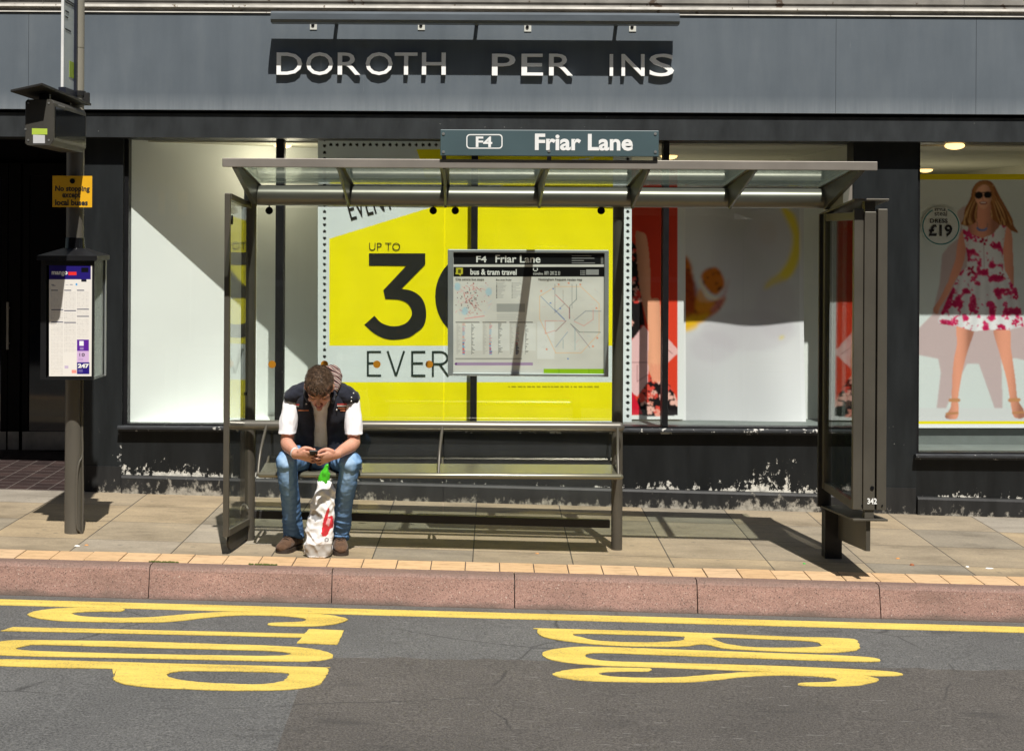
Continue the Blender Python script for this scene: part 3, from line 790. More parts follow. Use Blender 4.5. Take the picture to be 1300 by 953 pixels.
# ---- sale poster (just behind the glass)
YS = 11.93
s = Sheet(403.5, 802, 150, 535.5, 1.0, (226, 236, 236))
yl = (255, 243, 0)
s.poly([(418, 303), (590, 250), (780, 192), (780, 150), (790, 150), (778, 150), (778, 439), (418, 439)], yl, smooth=False)
s.poly([(526, 185), (700, 185), (778, 165), (778, 215), (536, 222)], yl, smooth=False, a=0)
s.poly([(529, 190), (778, 190), (778, 196), (760, 199), (540, 226)], yl, smooth=False)
s.rect(418, 485, 778, 533.5, yl)
y = 152.0
while y < 533:
    s.ell(412, y, 2.1, 2.1, (20, 22, 18)); s.ell(797, y, 2.1, 2.1, (20, 22, 18)); y += 8.35
x = 420.0
while x < 793:
    s.ell(x, 184, 2.1, 2.1, (20, 22, 18)); x += 8.35
s.rect(645, 489.5, 762, 492.3, (150, 146, 20), 0.0)
rr = random.Random(1); x = 645
while x < 762:
    w = rr.uniform(2, 7); s.rect(x, 489.8, x+w, 492.0, (120, 116, 15), 0.7); x += w+1.6
s.C *= (1+0.02*np.sin(s.X*0.11+3*np.sin(s.Y*0.03)))[..., None]*(1+0.008*np.sin(s.Y*0.35))[..., None]
pb = at(600, 535, YS)
def bow(px, py):
    p = at(px, py, YS); p.y += 0.0012*math.sin(px*0.05)+0.0008*math.sin(px*0.021+py*0.013); return p
SP = props(s.build('sale_poster', bow, M_PRINT, loc=(pb.x, YS, pb.z)), 'wide yellow and white sale poster with dotted edges reading up to 30, behind the shelter', 'poster', 'posters in the shop windows')
def p4(*q): return [(400+x/5.777, 255+y/5.777) for x, y in q]
def p5(*q): return [(400+x/5.909, 410+y/5.909) for x, y in q]
YI = YS-0.0042
three = p4((395, 385), (808, 385), (808, 465))+p4((632, 645))+crom(p4((632, 645), (700, 657), (760, 690), (800, 745), (815, 820), (808, 885), (785, 930))+p5((760, 70), (700, 107), (600, 124), (520, 115), (440, 75), (372, 14)), 4, False)[1:]+p5((372, 14))[:0]+p4((362, 908), (435, 842))+crom(p4((435, 842), (480, 890), (540, 915), (600, 918), (660, 900), (698, 862), (711, 822), (700, 780), (670, 745), (620, 725), (560, 720), (515, 720)), 4, False)[1:]+p4((515, 720), (500, 655), (670, 475), (395, 475))
def flat(polys_px, Y, d, holes=()):
    g = G(); P = [(at(x, y, Y).x, at(x, y, Y).z) for x, y in polys_px]
    Hs = [[(at(x, y, Y).x, at(x, y, Y).z) for x, y in h] for h in holes]
    return g.prism(P, 'y', Y, Y+d, holes=Hs)
flat(three, YI, 0.002).build('numeral', M_INK, SP)
oo = [(604+51.5*math.cos(t*math.pi/24), 376+56*math.sin(t*math.pi/24)) for t in range(48)]
oi = [(604+31*math.cos(t*math.pi/24), 376+37*math.sin(t*math.pi/24)) for t in range(48)]
flat(oo, YI, 0.002, [oi]).build('numeral', M_INK, SP)
def strokes(segs, w):
    g = G()
    for (x0, y0, x1, y1) in segs:
        dx, dy = x1-x0, y1-y0; L = math.hypot(dx, dy); nx, ny = -dy/L*w/2, dx/L*w/2
        g = merge([g, flat([(x0+nx, y0+ny), (x1+nx, y1+ny), (x1-nx, y1-ny), (x0-nx, y0-ny)], YI-0.0004*random.random(), 0.002)])
    return g
M_INKG = paint('dark_green_ink', (0.016, 0.035, 0.028), 0.5, var=0.3)
t, b_ = 446.6, 476.6
strokes([(467, 445.5, 467, 477.7), (468.3, t, 483.8, t), (468.3, 461, 481, 461), (468.3, b_, 483.8, b_)], 2.6).build('lettering', M_INKG, SP)
strokes([(492, 445.5, 502.6, 477), (513, 445.5, 502.8, 477)], 2.6).build('lettering', M_INKG, SP)
strokes([(523.3, 445.5, 523.3, 477.7), (524.6, t, 540, t), (524.6, 461, 537, 461), (524.6, b_, 540, b_)], 2.6).build('lettering', M_INKG, SP)
arc = [(559+9*math.sin(k*math.pi/10), 454.3-7.7*math.cos(k*math.pi/10)) for k in range(11)]
strokes([(549.6, 445.5, 549.6, 477.7), (551, t, 559, t), (551, 462, 559, 462), (558, 462, 569, 477.5)]+[(*arc[i], *arc[i+1]) for i in range(10)], 2.6).build('lettering', M_INKG, SP)
txt('UP TO', 468.7, 508, 308.3, 317.8, YI, M_INK, SP, bold=-0.012)
a0 = at(446, 280, YI)
text_g('EVENT', a0.x, a0.x+0.335, a0.z, a0.z+0.16, YI-0.001, 0.0, 0.002, rot=math.radians(16.0)).build('lettering', M_INK, SP)
# ---- red fashion poster
YR = 12.36
s = Sheet(793, 868, 206, 532, 0.8, (232, 236, 234))
s.rect(790, 150, 860.5, 527, (228, 66, 40))
def r6(*q): return [(780+x/3.286, 250+y/3.286) for x, y in q]
m0 = s.poly(r6((30, 190), (80, 195), (95, 225), (106, 340), (116, 440), (126, 545), (100, 590), (30, 620)), (24, 18, 20))
rr = random.Random(11)
def flowers(s, mask, n, x0, x1, y0, y1, cols, r0, r1):
    for _ in range(n):
        cx, cy = rr.uniform(x0, x1), rr.uniform(y0, y1); r = rr.uniform(r0, r1); c = rr.choice(cols); k = rr.randint(4, 7); ph = rr.uniform(0, 6)
        for i in range(k):
            an = ph+i*2*math.pi/k+rr.uniform(-.3, .3)
            s.ell(cx+math.cos(an)*r*.62, cy+math.sin(an)*r*.62, r*rr.uniform(.34, .6), r*rr.uniform(.22, .42), c, an, clip=mask)
flowers(s, m0, 34, 795, 822, 305, 440, [(236, 150, 130), (225, 70, 60), (240, 180, 165)], 2, 5)
m1 = s.poly(r6((100, 830), (120, 790), (165, 735), (200, 745), (235, 790), (262, 850), (282, 905), (105, 908)), (22, 16, 18))
flowers(s, m1, 20, 810, 866, 474, 526, [(240, 160, 140), (228, 80, 66), (244, 190, 175)], 3, 8)
s.poly(r6((40, 640), (72, 598), (122, 535), (142, 560), (142, 690), (140, 770), (95, 832), (40, 790)), (240, 196, 196), smooth=False)
s.line(r6((72, 690), (140, 690)), 0.8, (150, 90, 90)); s.line(r6((95, 700), (95, 770)), 0.8, (150, 90, 90)); s.line(r6((95, 770), (140, 740)), 0.7, (150, 90, 90))
s.poly(r6((190, 553), (272, 645), (190, 720)), (240, 190, 186), smooth=False)
for k in range(3): s.line(r6((205+k*9, 625+k*6), (235+k*4, 648+k*3)), 0.6, (150, 80, 80))
s.poly(r6((50, 790), (80, 820), (118, 905), (40, 908)), (216, 24, 52), smooth=False)
arm = r6((88, 150), (108, 146), (130, 157), (140, 200), (147, 270), (151, 350), (152, 420), (172, 422), (190, 440), (196, 560), (202, 680), (194, 735), (170, 762), (150, 742), (140, 690), (142, 560), (126, 480), (106, 380), (94, 250))
sh = np.clip(0.86+0.22*np.cos((s.X-822-0.055*(s.Y-300))*0.16), 0.6, 1.1)
s.poly(arm, (240, 172, 136), shade=sh)
for k in range(3): s.poly(r6((150+k*16, 700), (164+k*15, 705), (170+k*12, 760), (158+k*12, 768)), (236, 160, 128), shade=sh)
s.soften(1); s.grain(.05); s.rect(860.5, 150, 870, 540, (232, 236, 234))
pb = at(830, 532, YR)
RP = props(s.build('fashion_poster', lambda x, y: at(x, y, YR), M_PRINT, loc=(pb.x, YR, pb.z)), 'red fashion poster with a bare arm beside a black floral dress', 'poster', 'posters in the shop windows')
# ---- grey poster with soft blurred shapes, some of them painted-in window reflections, curling at its foot
YB = 12.47
s = Sheet(866, 1020, 206, 537, 1.2, (222, 224, 226))
gx = (s.X-866)/154; gy = (s.Y-160)/377
tone = 0.86+0.13*np.sin(gx*4.1+1.1+0.8*np.sin(gy*5))*np.sin(gy*4.3+.4)+0.06*np.cos(gx*9-gy*3)
s.C *= np.clip(tone, 0.6, 1.05)[..., None]
for cx, cy, rx, ry, aa in ((925, 330, 22, 26, .25), (985, 300, 40, 30, .3), (950, 385, 30, 40, .2), (890, 450, 26, 30, .15)): s.ell(cx, cy, rx, ry, (206, 202, 210), soft=12, a=aa)
lp = s.poly([(868, 330), (876, 332), (880, 352), (884, 378), (897, 384), (920, 376), (914, 392), (898, 404), (880, 412), (868, 411)], (198, 108, 16), soft=2)
lp2 = s.poly([(890, 350), (896, 342), (910, 340), (918, 352), (919, 364), (910, 374), (903, 372), (894, 362)], (206, 116, 20), soft=1)
for _ in range(70): s.ell(rr.uniform(866, 922), rr.uniform(330, 410), rr.uniform(.9, 2.2), rr.uniform(.8, 1.8), (78, 30, 8), rr.uniform(0, 3), clip=np.clip(lp+lp2, 0, 1), a=.9)
s.poly([(868, 395), (884, 400), (900, 396), (893, 408), (872, 413)], (226, 176, 20), soft=2, a=.8)
s.line([(888, 356), (897, 374), (907, 380), (918, 378)], 2.5, (246, 230, 190), .8)
s.poly([(992, 264), (1008, 272), (1016, 300), (1014, 330), (1003, 352), (982, 362), (970, 368), (976, 356), (990, 346), (1002, 326), (1006, 298)], (236, 214, 10), soft=3, a=.9)  # yellow crescent, partly a glass reflection painted into the print
s.ell(992, 428, 4, 2, (238, 220, 30), -.6, soft=1)
s.ell(975, 296, 12, 15, (200, 196, 196), soft=2, a=.7)
for q, c_, a_ in (([(868, 345), (878, 350), (886, 372), (880, 396), (868, 402)], (150, 40, 10), .7), ([(888, 366), (896, 378), (908, 386), (896, 396), (882, 392)], (226, 150, 30), .8), ([(902, 392), (918, 372), (926, 352), (920, 378), (908, 396)], (196, 120, 130), .6), ([(868, 404), (880, 406), (886, 414), (876, 420), (868, 420)], (236, 190, 30), .8)):
    s.poly(q, c_, soft=2, a=a_)
for cx, cy, rx, ry in ((950, 420, 60, 26), (905, 440, 30, 20), (985, 390, 26, 40)): s.ell(cx, cy, rx, ry, (186, 180, 188), soft=10, a=.35)
s.soften(2); s.grain(.02)
s.rect(866, 150, 870, 540, (232, 234, 234)); s.rect(1015, 150, 1020, 540, (234, 236, 238), .5)
def curl(px, py):
    t = max(0, (py-380)/157); w = (px-866)/154
    p = at(px, py, YB); p.y -= 0.10*t*t*(0.3+w*0.7)+0.012*math.sin(w*7+t*3); return p
pb = at(940, 537, YB)
props(s.build('fashion_poster', curl, M_PRINT, loc=(pb.x, YB, pb.z)), 'pale grey poster of soft blurred shapes with leopard print and a partly reflected yellow curve', 'poster', 'posters in the shop windows')
# ---- blank white panel filling the right end of that window
g = G(); g.box(X(1013, 12.56), X(1076, 12.56), 12.56, 12.585, zs1-0.004, at(585, 204, 12.56).z)
props(g.build('display_panel', M_WHITE, loc=(X(1040, 12.56), 12.57, zs1)), 'narrow blank white panel right of the pale grey poster, beside the display case', 'panel')
# ---- dress poster in the right-hand window
YM = 12.42
s = Sheet(1152, 1352, 221, 543, 0.75, (214, 224, 222))
def m6(*q): return [(1165+x/5.015, 170+y/5.015) for x, y in q]
def m7(*q): return [(1165+x/3.815, 350+y/3.815) for x, y in q]
s.C *= (1-0.05*((s.X-1152)/200))[..., None]
s.rect(1152, 517.5, 1352, 545, (214, 218, 218))
s.poly(m6((300, 455), (255, 490), (245, 560), (265, 660), (200, 710), (155, 770), (148, 860), (140, 953))+m7((70, 190), (0, 260), (-20, 380), (30, 388), (100, 402), (112, 470), (92, 640), (138, 640), (200, 500), (240, 425), (296, 425), (330, 520), (372, 640), (412, 640), (405, 402), (480, 400), (560, 420), (560, 250), (300, 200)), (196, 178, 178), smooth=False, soft=1)
# hair behind
s.poly(m6((428, 296), (385, 305), (350, 345), (338, 400), (320, 440), (300, 480), (292, 540), (276, 578), (330, 585), (400, 560), (480, 560), (540, 590), (600, 618), (640, 628), (612, 582), (602, 540), (565, 470), (522, 395), (492, 335), (465, 303)), (150, 96, 52))
for k in range(38):
    x0 = rr.uniform(300, 590); s.line(crom(m6((rr.uniform(370, 480), 330), (x0*.6+170, 420), (x0, 520), (x0+rr.uniform(-20, 40), 590)), 4, False), rr.uniform(.8, 1.7), rr.choice([(214, 164, 104), (84, 46, 22), (232, 190, 130), (104, 60, 30)]), .8)
sk = (228, 158, 130)
def shd(cx, w): return np.clip(1.06-0.42*np.abs((s.X-cx+w*.25)/w)**2, .5, 1.08)
s.poly(m6((388, 440), (462, 440), (468, 530), (520, 580), (530, 640), (420, 690), (310, 640), (310, 590), (372, 560)), sk, shade=shd(1248, 14))
s.poly(m6((418, 320), (378, 335), (364, 385), (370, 425), (392, 460), (418, 478), (446, 460), (468, 425), (472, 385), (458, 335)), (236, 178, 146), shade=shd(1248, 13))
s.poly(m6((428, 300), (372, 320), (352, 380), (346, 440), (366, 400), (378, 352), (420, 322), (456, 340), (470, 400), (486, 450), (494, 400), (480, 340)), (172, 116, 66), soft=1)
s.ell(*m6((390, 391))[0], 5.2, 4.6, (22, 18, 18)); s.ell(*m6((446, 388))[0], 5.0, 4.4, (22, 18, 18)); s.line(m6((364, 376), (470, 372)), 1.0, (30, 22, 20))
s.ell(*m6((418, 440))[0], 5.0, 2.0, (150, 30, 40)); s.ell(*m6((418, 438))[0], 3.8, 1.0, (244, 236, 230)); s.line(m6((416, 400), (412, 420), (422, 424)), .7, (190, 126, 100))
s.line(crom(m6((378, 560), (385, 600), (410, 615), (440, 600), (446, 560)), 4, False), .7, (120, 110, 110)); s.line(crom(m6((380, 600), (395, 612), (425, 612), (440, 600)), 4, False), 2.6, (96, 130, 190))
# arms
s.poly(m6((300, 600), (280, 620), (262, 660), (250, 720), (240, 800), (212, 880), (190, 953))+m7((140, 40), (110, 105), (76, 158), (80, 178), (98, 184), (110, 150), (150, 90), (178, 30))+m6((270, 880), (302, 780), (305, 690)), sk, shade=shd(1216, 26))
s.poly(m6((552, 590), (580, 600), (600, 640), (606, 760), (612, 900))+m7((466, 80), (486, 150), (472, 174), (450, 160), (446, 90), (432, 20))+m6((555, 860), (545, 760), (540, 680)), sk, shade=shd(1280, 12))
s.line(m7((448, 84), (476, 88)), 3.0, (40, 34, 34))
# legs and sandals
s.poly(m7((192, 235), (270, 260), (250, 340), (232, 400), (214, 480), (196, 592), (200, 640), (190, 690), (142, 692), (134, 676), (158, 640), (164, 590), (168, 480), (176, 400), (190, 330)), sk, shade=shd(1219, 12))
s.poly(m7((368, 255), (444, 260), (450, 340), (462, 420), (474, 510), (484, 596), (514, 650), (516, 686), (470, 686), (454, 640), (446, 592), (430, 500), (398, 380)), sk, shade=shd(1280, 16))
for a_, b_ in (((158, 602), (198, 602)), ((446, 602), (490, 600))): s.line(m7(a_, b_), 4.6, (196, 142, 96))
s.line(m7((140, 668), (192, 664)), 3, (190, 136, 92)); s.line(m7((462, 664), (512, 660)), 3, (190, 136, 92))
# dress
dm = s.poly(m6((278, 578), (318, 590), (340, 635), (410, 664), (476, 640), (512, 600), (526, 580), (566, 588), (556, 640), (545, 720), (540, 800), (552, 860), (600, 953))+m7((480, 60), (500, 160), (514, 245), (440, 262), (370, 262), (270, 268), (196, 246), (104, 232), (98, 214), (150, 95), (190, 20))+m6((270, 880), (312, 850), (318, 790), (300, 690)), (236, 238, 240), smooth=False)
rr = random.Random(21)
rs = np.random.RandomState(5)
def field(cell):
    gy, gx_ = int(s.ny/cell)+3, int(s.nx/cell)+3
    r0 = rs.rand(gy, gx_); yy = np.arange(s.ny)/cell; xx = np.arange(s.nx)/cell
    y0 = yy.astype(int); x0 = xx.astype(int); fy = (yy-y0)[:, None]; fx = (xx-x0)[None, :]
    fy = fy*fy*(3-2*fy); fx = fx*fx*(3-2*fx)
    return (r0[y0][:, x0]*(1-fy)*(1-fx)+r0[y0+1][:, x0]*fy*(1-fx)+r0[y0][:, x0+1]*(1-fy)*fx+r0[y0+1][:, x0+1]*fy*fx)
fl = .62*field(11)+.26*field(5)+.12*field(2.4)
s.blend(np.clip((fl-.515)*22, 0, 1)*dm, (224, 34, 106))
s.blend(np.clip((fl-.60)*18, 0, 1)*dm*.6, (190, 18, 80))
s.blend(np.clip(.06-np.abs(fl-.60), 0, .03)/.03*dm*.35*field(3), (240, 150, 180))
flowers(s, dm, 26, 1186, 1300, 284, 420, [(214, 30, 98), (196, 22, 84), (222, 52, 116), (180, 18, 74)], 3.2, 6.5)
for _ in range(110):
    s.ell(rr.uniform(1186, 1300), rr.uniform(284, 420), rr.uniform(.7, 2.6), rr.uniform(.5, 1.1), rr.choice([(200, 24, 86), (228, 90, 140), (238, 200, 214)]), rr.uniform(0, 3), clip=dm, a=.85)
s.line(m6((420, 664), (424, 850)), .8, (150, 30, 70), .6)
wa = np.clip((s.Y-336)/30, 0, 1)
cxs = 1248+0*s.Y
fold = 1-0.16*wa*(0.5+0.5*np.sin((s.X-cxs)/(0.55+0.0105*(s.Y-300))*.62+1.3*np.sin(s.Y*.03)))
side = 1-0.30*np.clip(np.abs(s.X-1249)/np.where(s.Y < 340, 30, 62), 0, 1)**2.5
s.C = np.where(dm[..., None] > 0.3, s.C*(fold*side)[..., None], s.C)
s.soften(1)
s.grain(.06, 3)
s.rect(1152, 221, 1352, 228.3, (232, 214, 0)); s.rect(1152, 534, 1352, 538.3, (240, 226, 10)); s.rect(1152, 538.3, 1352, 545, (240, 244, 244))
pb = at(1250, 543, YM)
DP = props(s.build('dress_poster', lambda x, y: at(x, y, YM), M_PRINT, loc=(pb.x, YM, pb.z)), 'tall poster of a woman in sunglasses and a pink floral dress in the right-hand window', 'poster', 'posters in the shop windows')
c = m6((148, 588))[0]; r = 24.3
circ = lambda rad: [(c[0]+rad*math.cos(k*math.pi/30), c[1]+rad*math.sin(k*math.pi/30)) for k in range(60)]
BD = flat(circ(25), YM-0.012, 0.008).build('price_badge', paint('badge_white', (0.70, 0.75, 0.73), 0.5, var=0.02), DP)
M_TEAL = paint('teal_ink', (0.02, 0.22, 0.24), 0.5)
flat(circ(23.6), YM-0.0145, 0.002, [circ(22.2)]).build('ring', M_TEAL, BD)
flat([(m6((96, 470))[0]), (m6((192, 470))[0]), (m6((192, 520))[0]), (m6((96, 520))[0])], YM-0.0155, 0.002).build('ring_gap', MATS['badge_white'], BD)
for t_, x0, x1, y0, y1, bo in (('STYLE', 107, 178, 475, 490, .03), ('steal', 107, 187, 490, 522, 0), ('DRESS', 78, 191, 541, 567, .02), ('£19', 70, 220, 578, 652, .03)):
    a0, a1 = m6((x0, y1))[0], m6((x1, y0))[0]
    txt(t_, a0[0], a1[0], a1[1], a0[1], YM-0.0165, M_TXT, BD, bold=bo)

# ================================================================== BUS SHELTER
M_OLIVE = paint('olive_brown_metal', (0.098, 0.088, 0.070), 0.42, 0.35, var=0.16, vscale=5, stretch=(1, 1, 0.5), speck=((0.05, 0.045, 0.04), 40, 0.72))
M_BEAM = paint('beam_metal', (0.17, 0.158, 0.135), 0.33, 0.55, var=0.12, vscale=3, stretch=(0.4, 1, 1))
M_EDGE = paint('roof_edge_metal', (0.25, 0.225, 0.195), 0.45, 0.3, var=0.12, vscale=4)
M_RIB = paint('rib_metal', (0.060, 0.055, 0.038), 0.4, 0.4, var=0.2)
M_DARK = paint('dark_rail_metal', (0.020, 0.019, 0.018), 0.5, 0.2, var=0.25, speck=((0.15, 0.14, 0.12), 40, 0.76))
M_ROOFG = glass('roof_glazing', (0.88, 0.93, 0.90), dirt=0.16, dirtcol=(0.34, 0.40, 0.35), refl=1.0, rough=0.05)
M_SHG = glass('shelter_glass', (0.965, 0.98, 0.965), dirt=0.007, dirtcol=(0.6, 0.65, 0.6))
BS = thing('bus_shelter', 'glazed olive-brown metal bus shelter with bench and roof name board', 'bus shelter', (0.5, YP, gz(0.5)))
YR0 = 9.10
x0, x1 = X(282, YR0), X(1113, YR0)
ZR0, ZR1 = 2.338, 2.225          # roof: front, rear
# roof edge
g = G(); g.box(x0, x1, YR0-.01, YR0+.015, ZR0-0.025, ZR0+0.025); g.box(x0, x1, YR0+.015, YR0+.035, ZR0+0.016, ZR0+0.025)
g.build('roof_edge', M_EDGE, BS, bevel=0.003)
g = G(); g.box(x0+0.06, x1-0.06, 10.13, 10.16, ZR1-0.012, ZR1+0.02); g.build('roof_rear_rail', M_DARK, BS)
v = []
for dz in (0.0, 0.008):
    for yy, zz in ((YR0+.03, ZR0+0.004), (10.15, ZR1+0.03)):
        for xx in (x0+0.02, x1-0.02): v.append((xx, yy, zz+dz))
g = G(); g.hexa(v); g.build('roof_glazing', M_ROOFG, BS)
# main tube
BX0, BX1 = X(319, 10.05), X(1050, 10.05); BZ = Z(249.7, 10.05)-0.0
g = G(); g.loft([(BX0, 10.05, BZ), (BX1, 10.05, BZ)], [0.061, 0.061], 28, ref=(0, 1, 0), cap='flat', sub=1)
BM = smooth_angle(g.build('roof_beam', M_BEAM, BS))
g = G(); g.box(BX0, BX1, 10.07, 10.12, BZ+0.05, ZR1-0.0125); g.build('beam_web', M_DARK, BM)
def rib(x, w=0.016):
    g = G()
    # tapered blade from the beam to the roof edge with a flange on top
    prof = [(YR0+.017, ZR0-0.03), (YR0+.017, ZR0+0.0), (10.12, ZR1+0.022), (10.12, BZ-0.02), (9.99, BZ-0.07), (9.95, BZ-0.055)]
    g.prism(prof, 'x', x-w/2, x+w/2)
    v = [(xx, yy, zz+dz) for dz in (-0.008, 0.0) for yy, zz in ((YR0+.02, ZR0+0.0015), (10.12, ZR1+0.0235)) for xx in (x-0.026, x+0.026)]
    g.hexa(v)
    return g.build('rib', M_RIB, BS, bevel=0.002)
for px in (428.5, 563.5, 694, 824, 960): rib(X(px, YR0))
rib(X(297, YR0), 0.03); rib(X(1095, YR0), 0.03)
# posts
def post(x, r, zt, foot=True):
    g = G(); g.loft([(x, YP, gz(x, -0.05)), (x, YP, zt)], [r, r], 24, cap='flat', sub=1)
    o = smooth_angle(g.build('post', M_OLIVE, BS)); return o
xl_ = X(316, YP); po = post(xl_, 0.047, BZ-0.03)
g = G(); g.box(xl_-0.02, xl_+0.02, YP-0.09, YP+0.05, BZ-0.07, ZR1+0.01); g.build('post_bracket', M_DARK, po)
xc_ = X(785, YP); po2 = post(xc_, 0.035, BZ+0.02)
g = G(); g.ball((xc_, YP, BZ+0.02), (0.036, 0.036, 0.014), 20); smooth_angle(g.build('post_cap', M_OLIVE, po2))
g = G(); g.loft([(xc_, YP, BZ-0.13), (xc_, YP, BZ-0.128)], [0.0362, 0.0362], 24, cap='flat', sub=1); g.build('post_joint', M_JET, po2)
# back panes, clamps and orange marker dots
M_DOT = paint('orange_marker', (0.62, 0.24, 0.01), 0.5, var=0.05)
zb0 = gz(-0.3, 0.19); zb1 = BZ-0.075
for pa, pb_, dots, cl in ((327, 563.5, (345.5, 412, 478.5, 545), (342, 550)), (565.5, 777.5, (611, 677, 743), (578, 763))):
    xa, xb = X(pa, YP), X(pb_, YP)
    g = G(); g.box(xa, xb, YP-0.004, YP+0.004, zb0, zb1); bp = g.build('back_panel', M_SHG, BS)
    for d in dots:
        p = at(d, 462.3, YP); g = G(); g.disc((p.x, YP-0.0062, p.z), 0.0235, 'y', 0.0018, 24); g.build('marker_dot', M_DOT, bp)
    for d in cl:
        p = at(d, 267.5, YP); g = G(); g.disc((p.x, YP-0.016, p.z), 0.0235, 'y', 0.011, 20); g.box(p.x-0.004, p.x+0.004, YP-0.012, YP-0.006, p.z+0.02, BZ-0.04)
        g.build('clamp', M_JET, bp)
# foot rail
xa, xb = X(325, YP), X(776, YP)
g = G(); v = [(x, y, gz(x, z)) for z in (0.135, 0.185) for y in (YP-0.02, YP+0.02) for x in (xa, xb)]; g.hexa(v); g.build('foot_rail', M_DARK, BS, bevel=0.003)
# bench: tilted perch seat, back rail and brackets
zs_ = Z(600, 9.74, 580); bx0, bx1 = X(333, 9.74), X(789, 9.74)
prof = [(9.70, zs_-0.008), (9.715, zs_+0.004), (9.96, zs_+0.024), (9.975, zs_+0.016), (9.96, zs_+0.010), (9.73, zs_-0.012)]
M_SEAT = paint('seat_metal', (0.20, 0.19, 0.14), 0.22, 0.55, var=0.1, vscale=3, stretch=(0.3, 1, 1))
g = G(); g.prism(prof, 'x', bx0, bx1)
g.loft([(bx0, 9.71, zs_-0.014), (bx1, 9.71, zs_-0.014)], [0.017, 0.017], 14, ref=(0, 1, 0), cap='round', sub=1)
BE = smooth_angle(g.build('bench', M_SEAT, BS), 30)
yr_, zr_ = 9.99, Z(540.5, 9.99, 560)
g = G(); g.loft([(X(296, yr_), yr_, zr_), (X(788, yr_), yr_, zr_)], [0.03, 0.03], 18, ref=(0, 1, 0), cap='round', sub=1)
br_ = smooth_angle(g.build('back_rail', M_BEAM, BE))
for px in (338, 563, 787):
    x = X(px, 9.9)
    g = G(); g.loft([(x, yr_-0.02, zr_), (x-0.015, 9.80, zs_+0.12), (x-0.02, 9.715, zs_-0.01)], [0.009, 0.009, 0.009], 10, cap='round', sub=5)
    g.prism([(9.73, zs_-0.016), (9.97, zs_+0.006), (YP, zs_+0.05), (YP, zs_-0.09)], 'x', x-0.006, x+0.006)
    smooth_angle(g.build('bracket', M_OLIVE, BE))
# left end screen: light frame and one pane cantilevered from the post, with a rounded web below
yf, yb_ = 9.55, YP-0.05
xe = X(288.5, yf); xrr = xl_+0.005
zt_f, zt_b, zb_f, zb_b = 2.165, 2.120, 0.165, 0.148
def ex(y): return xe+(xrr-xe)*(y-yf)/(yb_-yf)
g = G()
g.box(xe-0.017, xe+0.017, yf, yf+0.035, zb_f-0.02, zt_f+0.012)
def bar(ya, za, yb2, zb2, h, w=0.034):
    g.hexa([(x, y, z) for dz in (0, 1) for (y, zz) in ((ya, za), (yb2, zb2)) for x in (ex(y)-w/2, ex(y)+w/2) for z in (zz+dz*h,)])
bar(yf+0.036, zt_f-0.024, yb_, zt_b-0.024, 0.036); bar(yf+0.036, zb_f-0.02, yb_, zb_b-0.02, 0.04)
ES = g.build('end_screen', M_OLIVE, BS, bevel=0.003)
g = G(); g.hexa([(x, y, z) for z0, z1 in ((zb_f+0.021, zb_b+0.021), (zt_f-0.025, zt_b-0.025)) for y, z in ((yf+0.036, z0), (yb_, z1)) for x in (ex(y)-0.004, ex(y)+0.004)])
g.build('end_pane', M_SHG, ES)
for z in (2.02, 0.95): g = G(); g.disc((ex(9.62 if z > 2 else 9.98)+0.005, 9.62 if z > 2 else 9.98, z), 0.028 if z > 2 else 0.01, 'x', 0.008, 18); g.build('clamp', M_JET, ES)
web = crom([(yf+0.06, zb_f-0.024), (yf+0.04, 0.11), (yf+0.06, 0.072), (yf+0.13, 0.048), (yf+0.30, 0.042)], 4, False)+[(yb_, 0.045), (yb_, zb_b-0.024)]
g = G(); g.prism(web, 'x', -0.006, 0.006); g.v = [Vector((p.x+ex(p.y), p.y, p.z)) for p in g.v]; g.build('end_web', M_DARK, ES)
g = G(); g.loft([(xl_-0.035, YP-0.055, 0.20), (xl_-0.03, YP-0.075, 0.245), (xl_-0.008, YP-0.075, 0.262), (xl_+0.012, YP-0.07, 0.235)], [0.005]*4, 8, cap='round'); g.build('hasp', paint('bright_metal', (0.6, 0.6, 0.58), 0.3, 0.8), po)
# right end: double-sided display case hung from a canopy plate and a foot plate
cx0, cx1 = X(1085, 9.25), X(1127, 9.25); cyf, cyb = 9.25, 10.06
cz0, cz1 = Z(647.5, 9.25, 1106), Z(266, 9.25, 1106)
cm = (cx0+cx1)/2
g = G()
g.box(cx0, cx0+0.055, cyf+0.012, cyf+0.05, cz0, cz1)              # recessed left stile
g.box(cx0+0.057, cx0+0.124, cyf, cyf+0.05, cz0, cz1-0.012)        # lock stile
g.box(cx0+0.134, cx1, cyf, cyf+0.05, cz0, cz1+0.004)              # right stile
g.box(cx0+0.124, cx0+0.134, cyf+0.03, cyf+0.05, cz0, cz1-0.02)
g.box(cx0, cx0+0.05, cyb-0.05, cyb, cz0, cz1); g.box(cx1-0.05, cx1, cyb-0.05, cyb, cz0, cz1)
for z_ in ((cz0-0.004, cz0+0.045), (cz1-0.06, cz1-0.014)):
    g.box(cx0+0.004, cx0+0.05, cyf+0.052, cyb-0.052, *z_); g.box(cx1-0.05, cx1-0.004, cyf+0.052, cyb-0.052, *z_)
EC = g.build('end_case', M_OLIVE, BS, bevel=0.004)
for xa_, xb_ in ((cx0+0.012, cx0+0.018), (cx1-0.018, cx1-0.012)):
    g = G(); g.box(xa_, xb_, cyf+0.052, cyb-0.052, cz0+0.046, cz1-0.061); g.build('case_pane', M_SHG, EC)
g = G(); g.box(cx0+0.052, cx0+0.056, cyf+0.052, cyb-0.052, cz0+0.046, cz1-0.061); g.build('case_inner_pane', glass('case_inner_glass', (0.35, 0.5, 0.42)), EC)
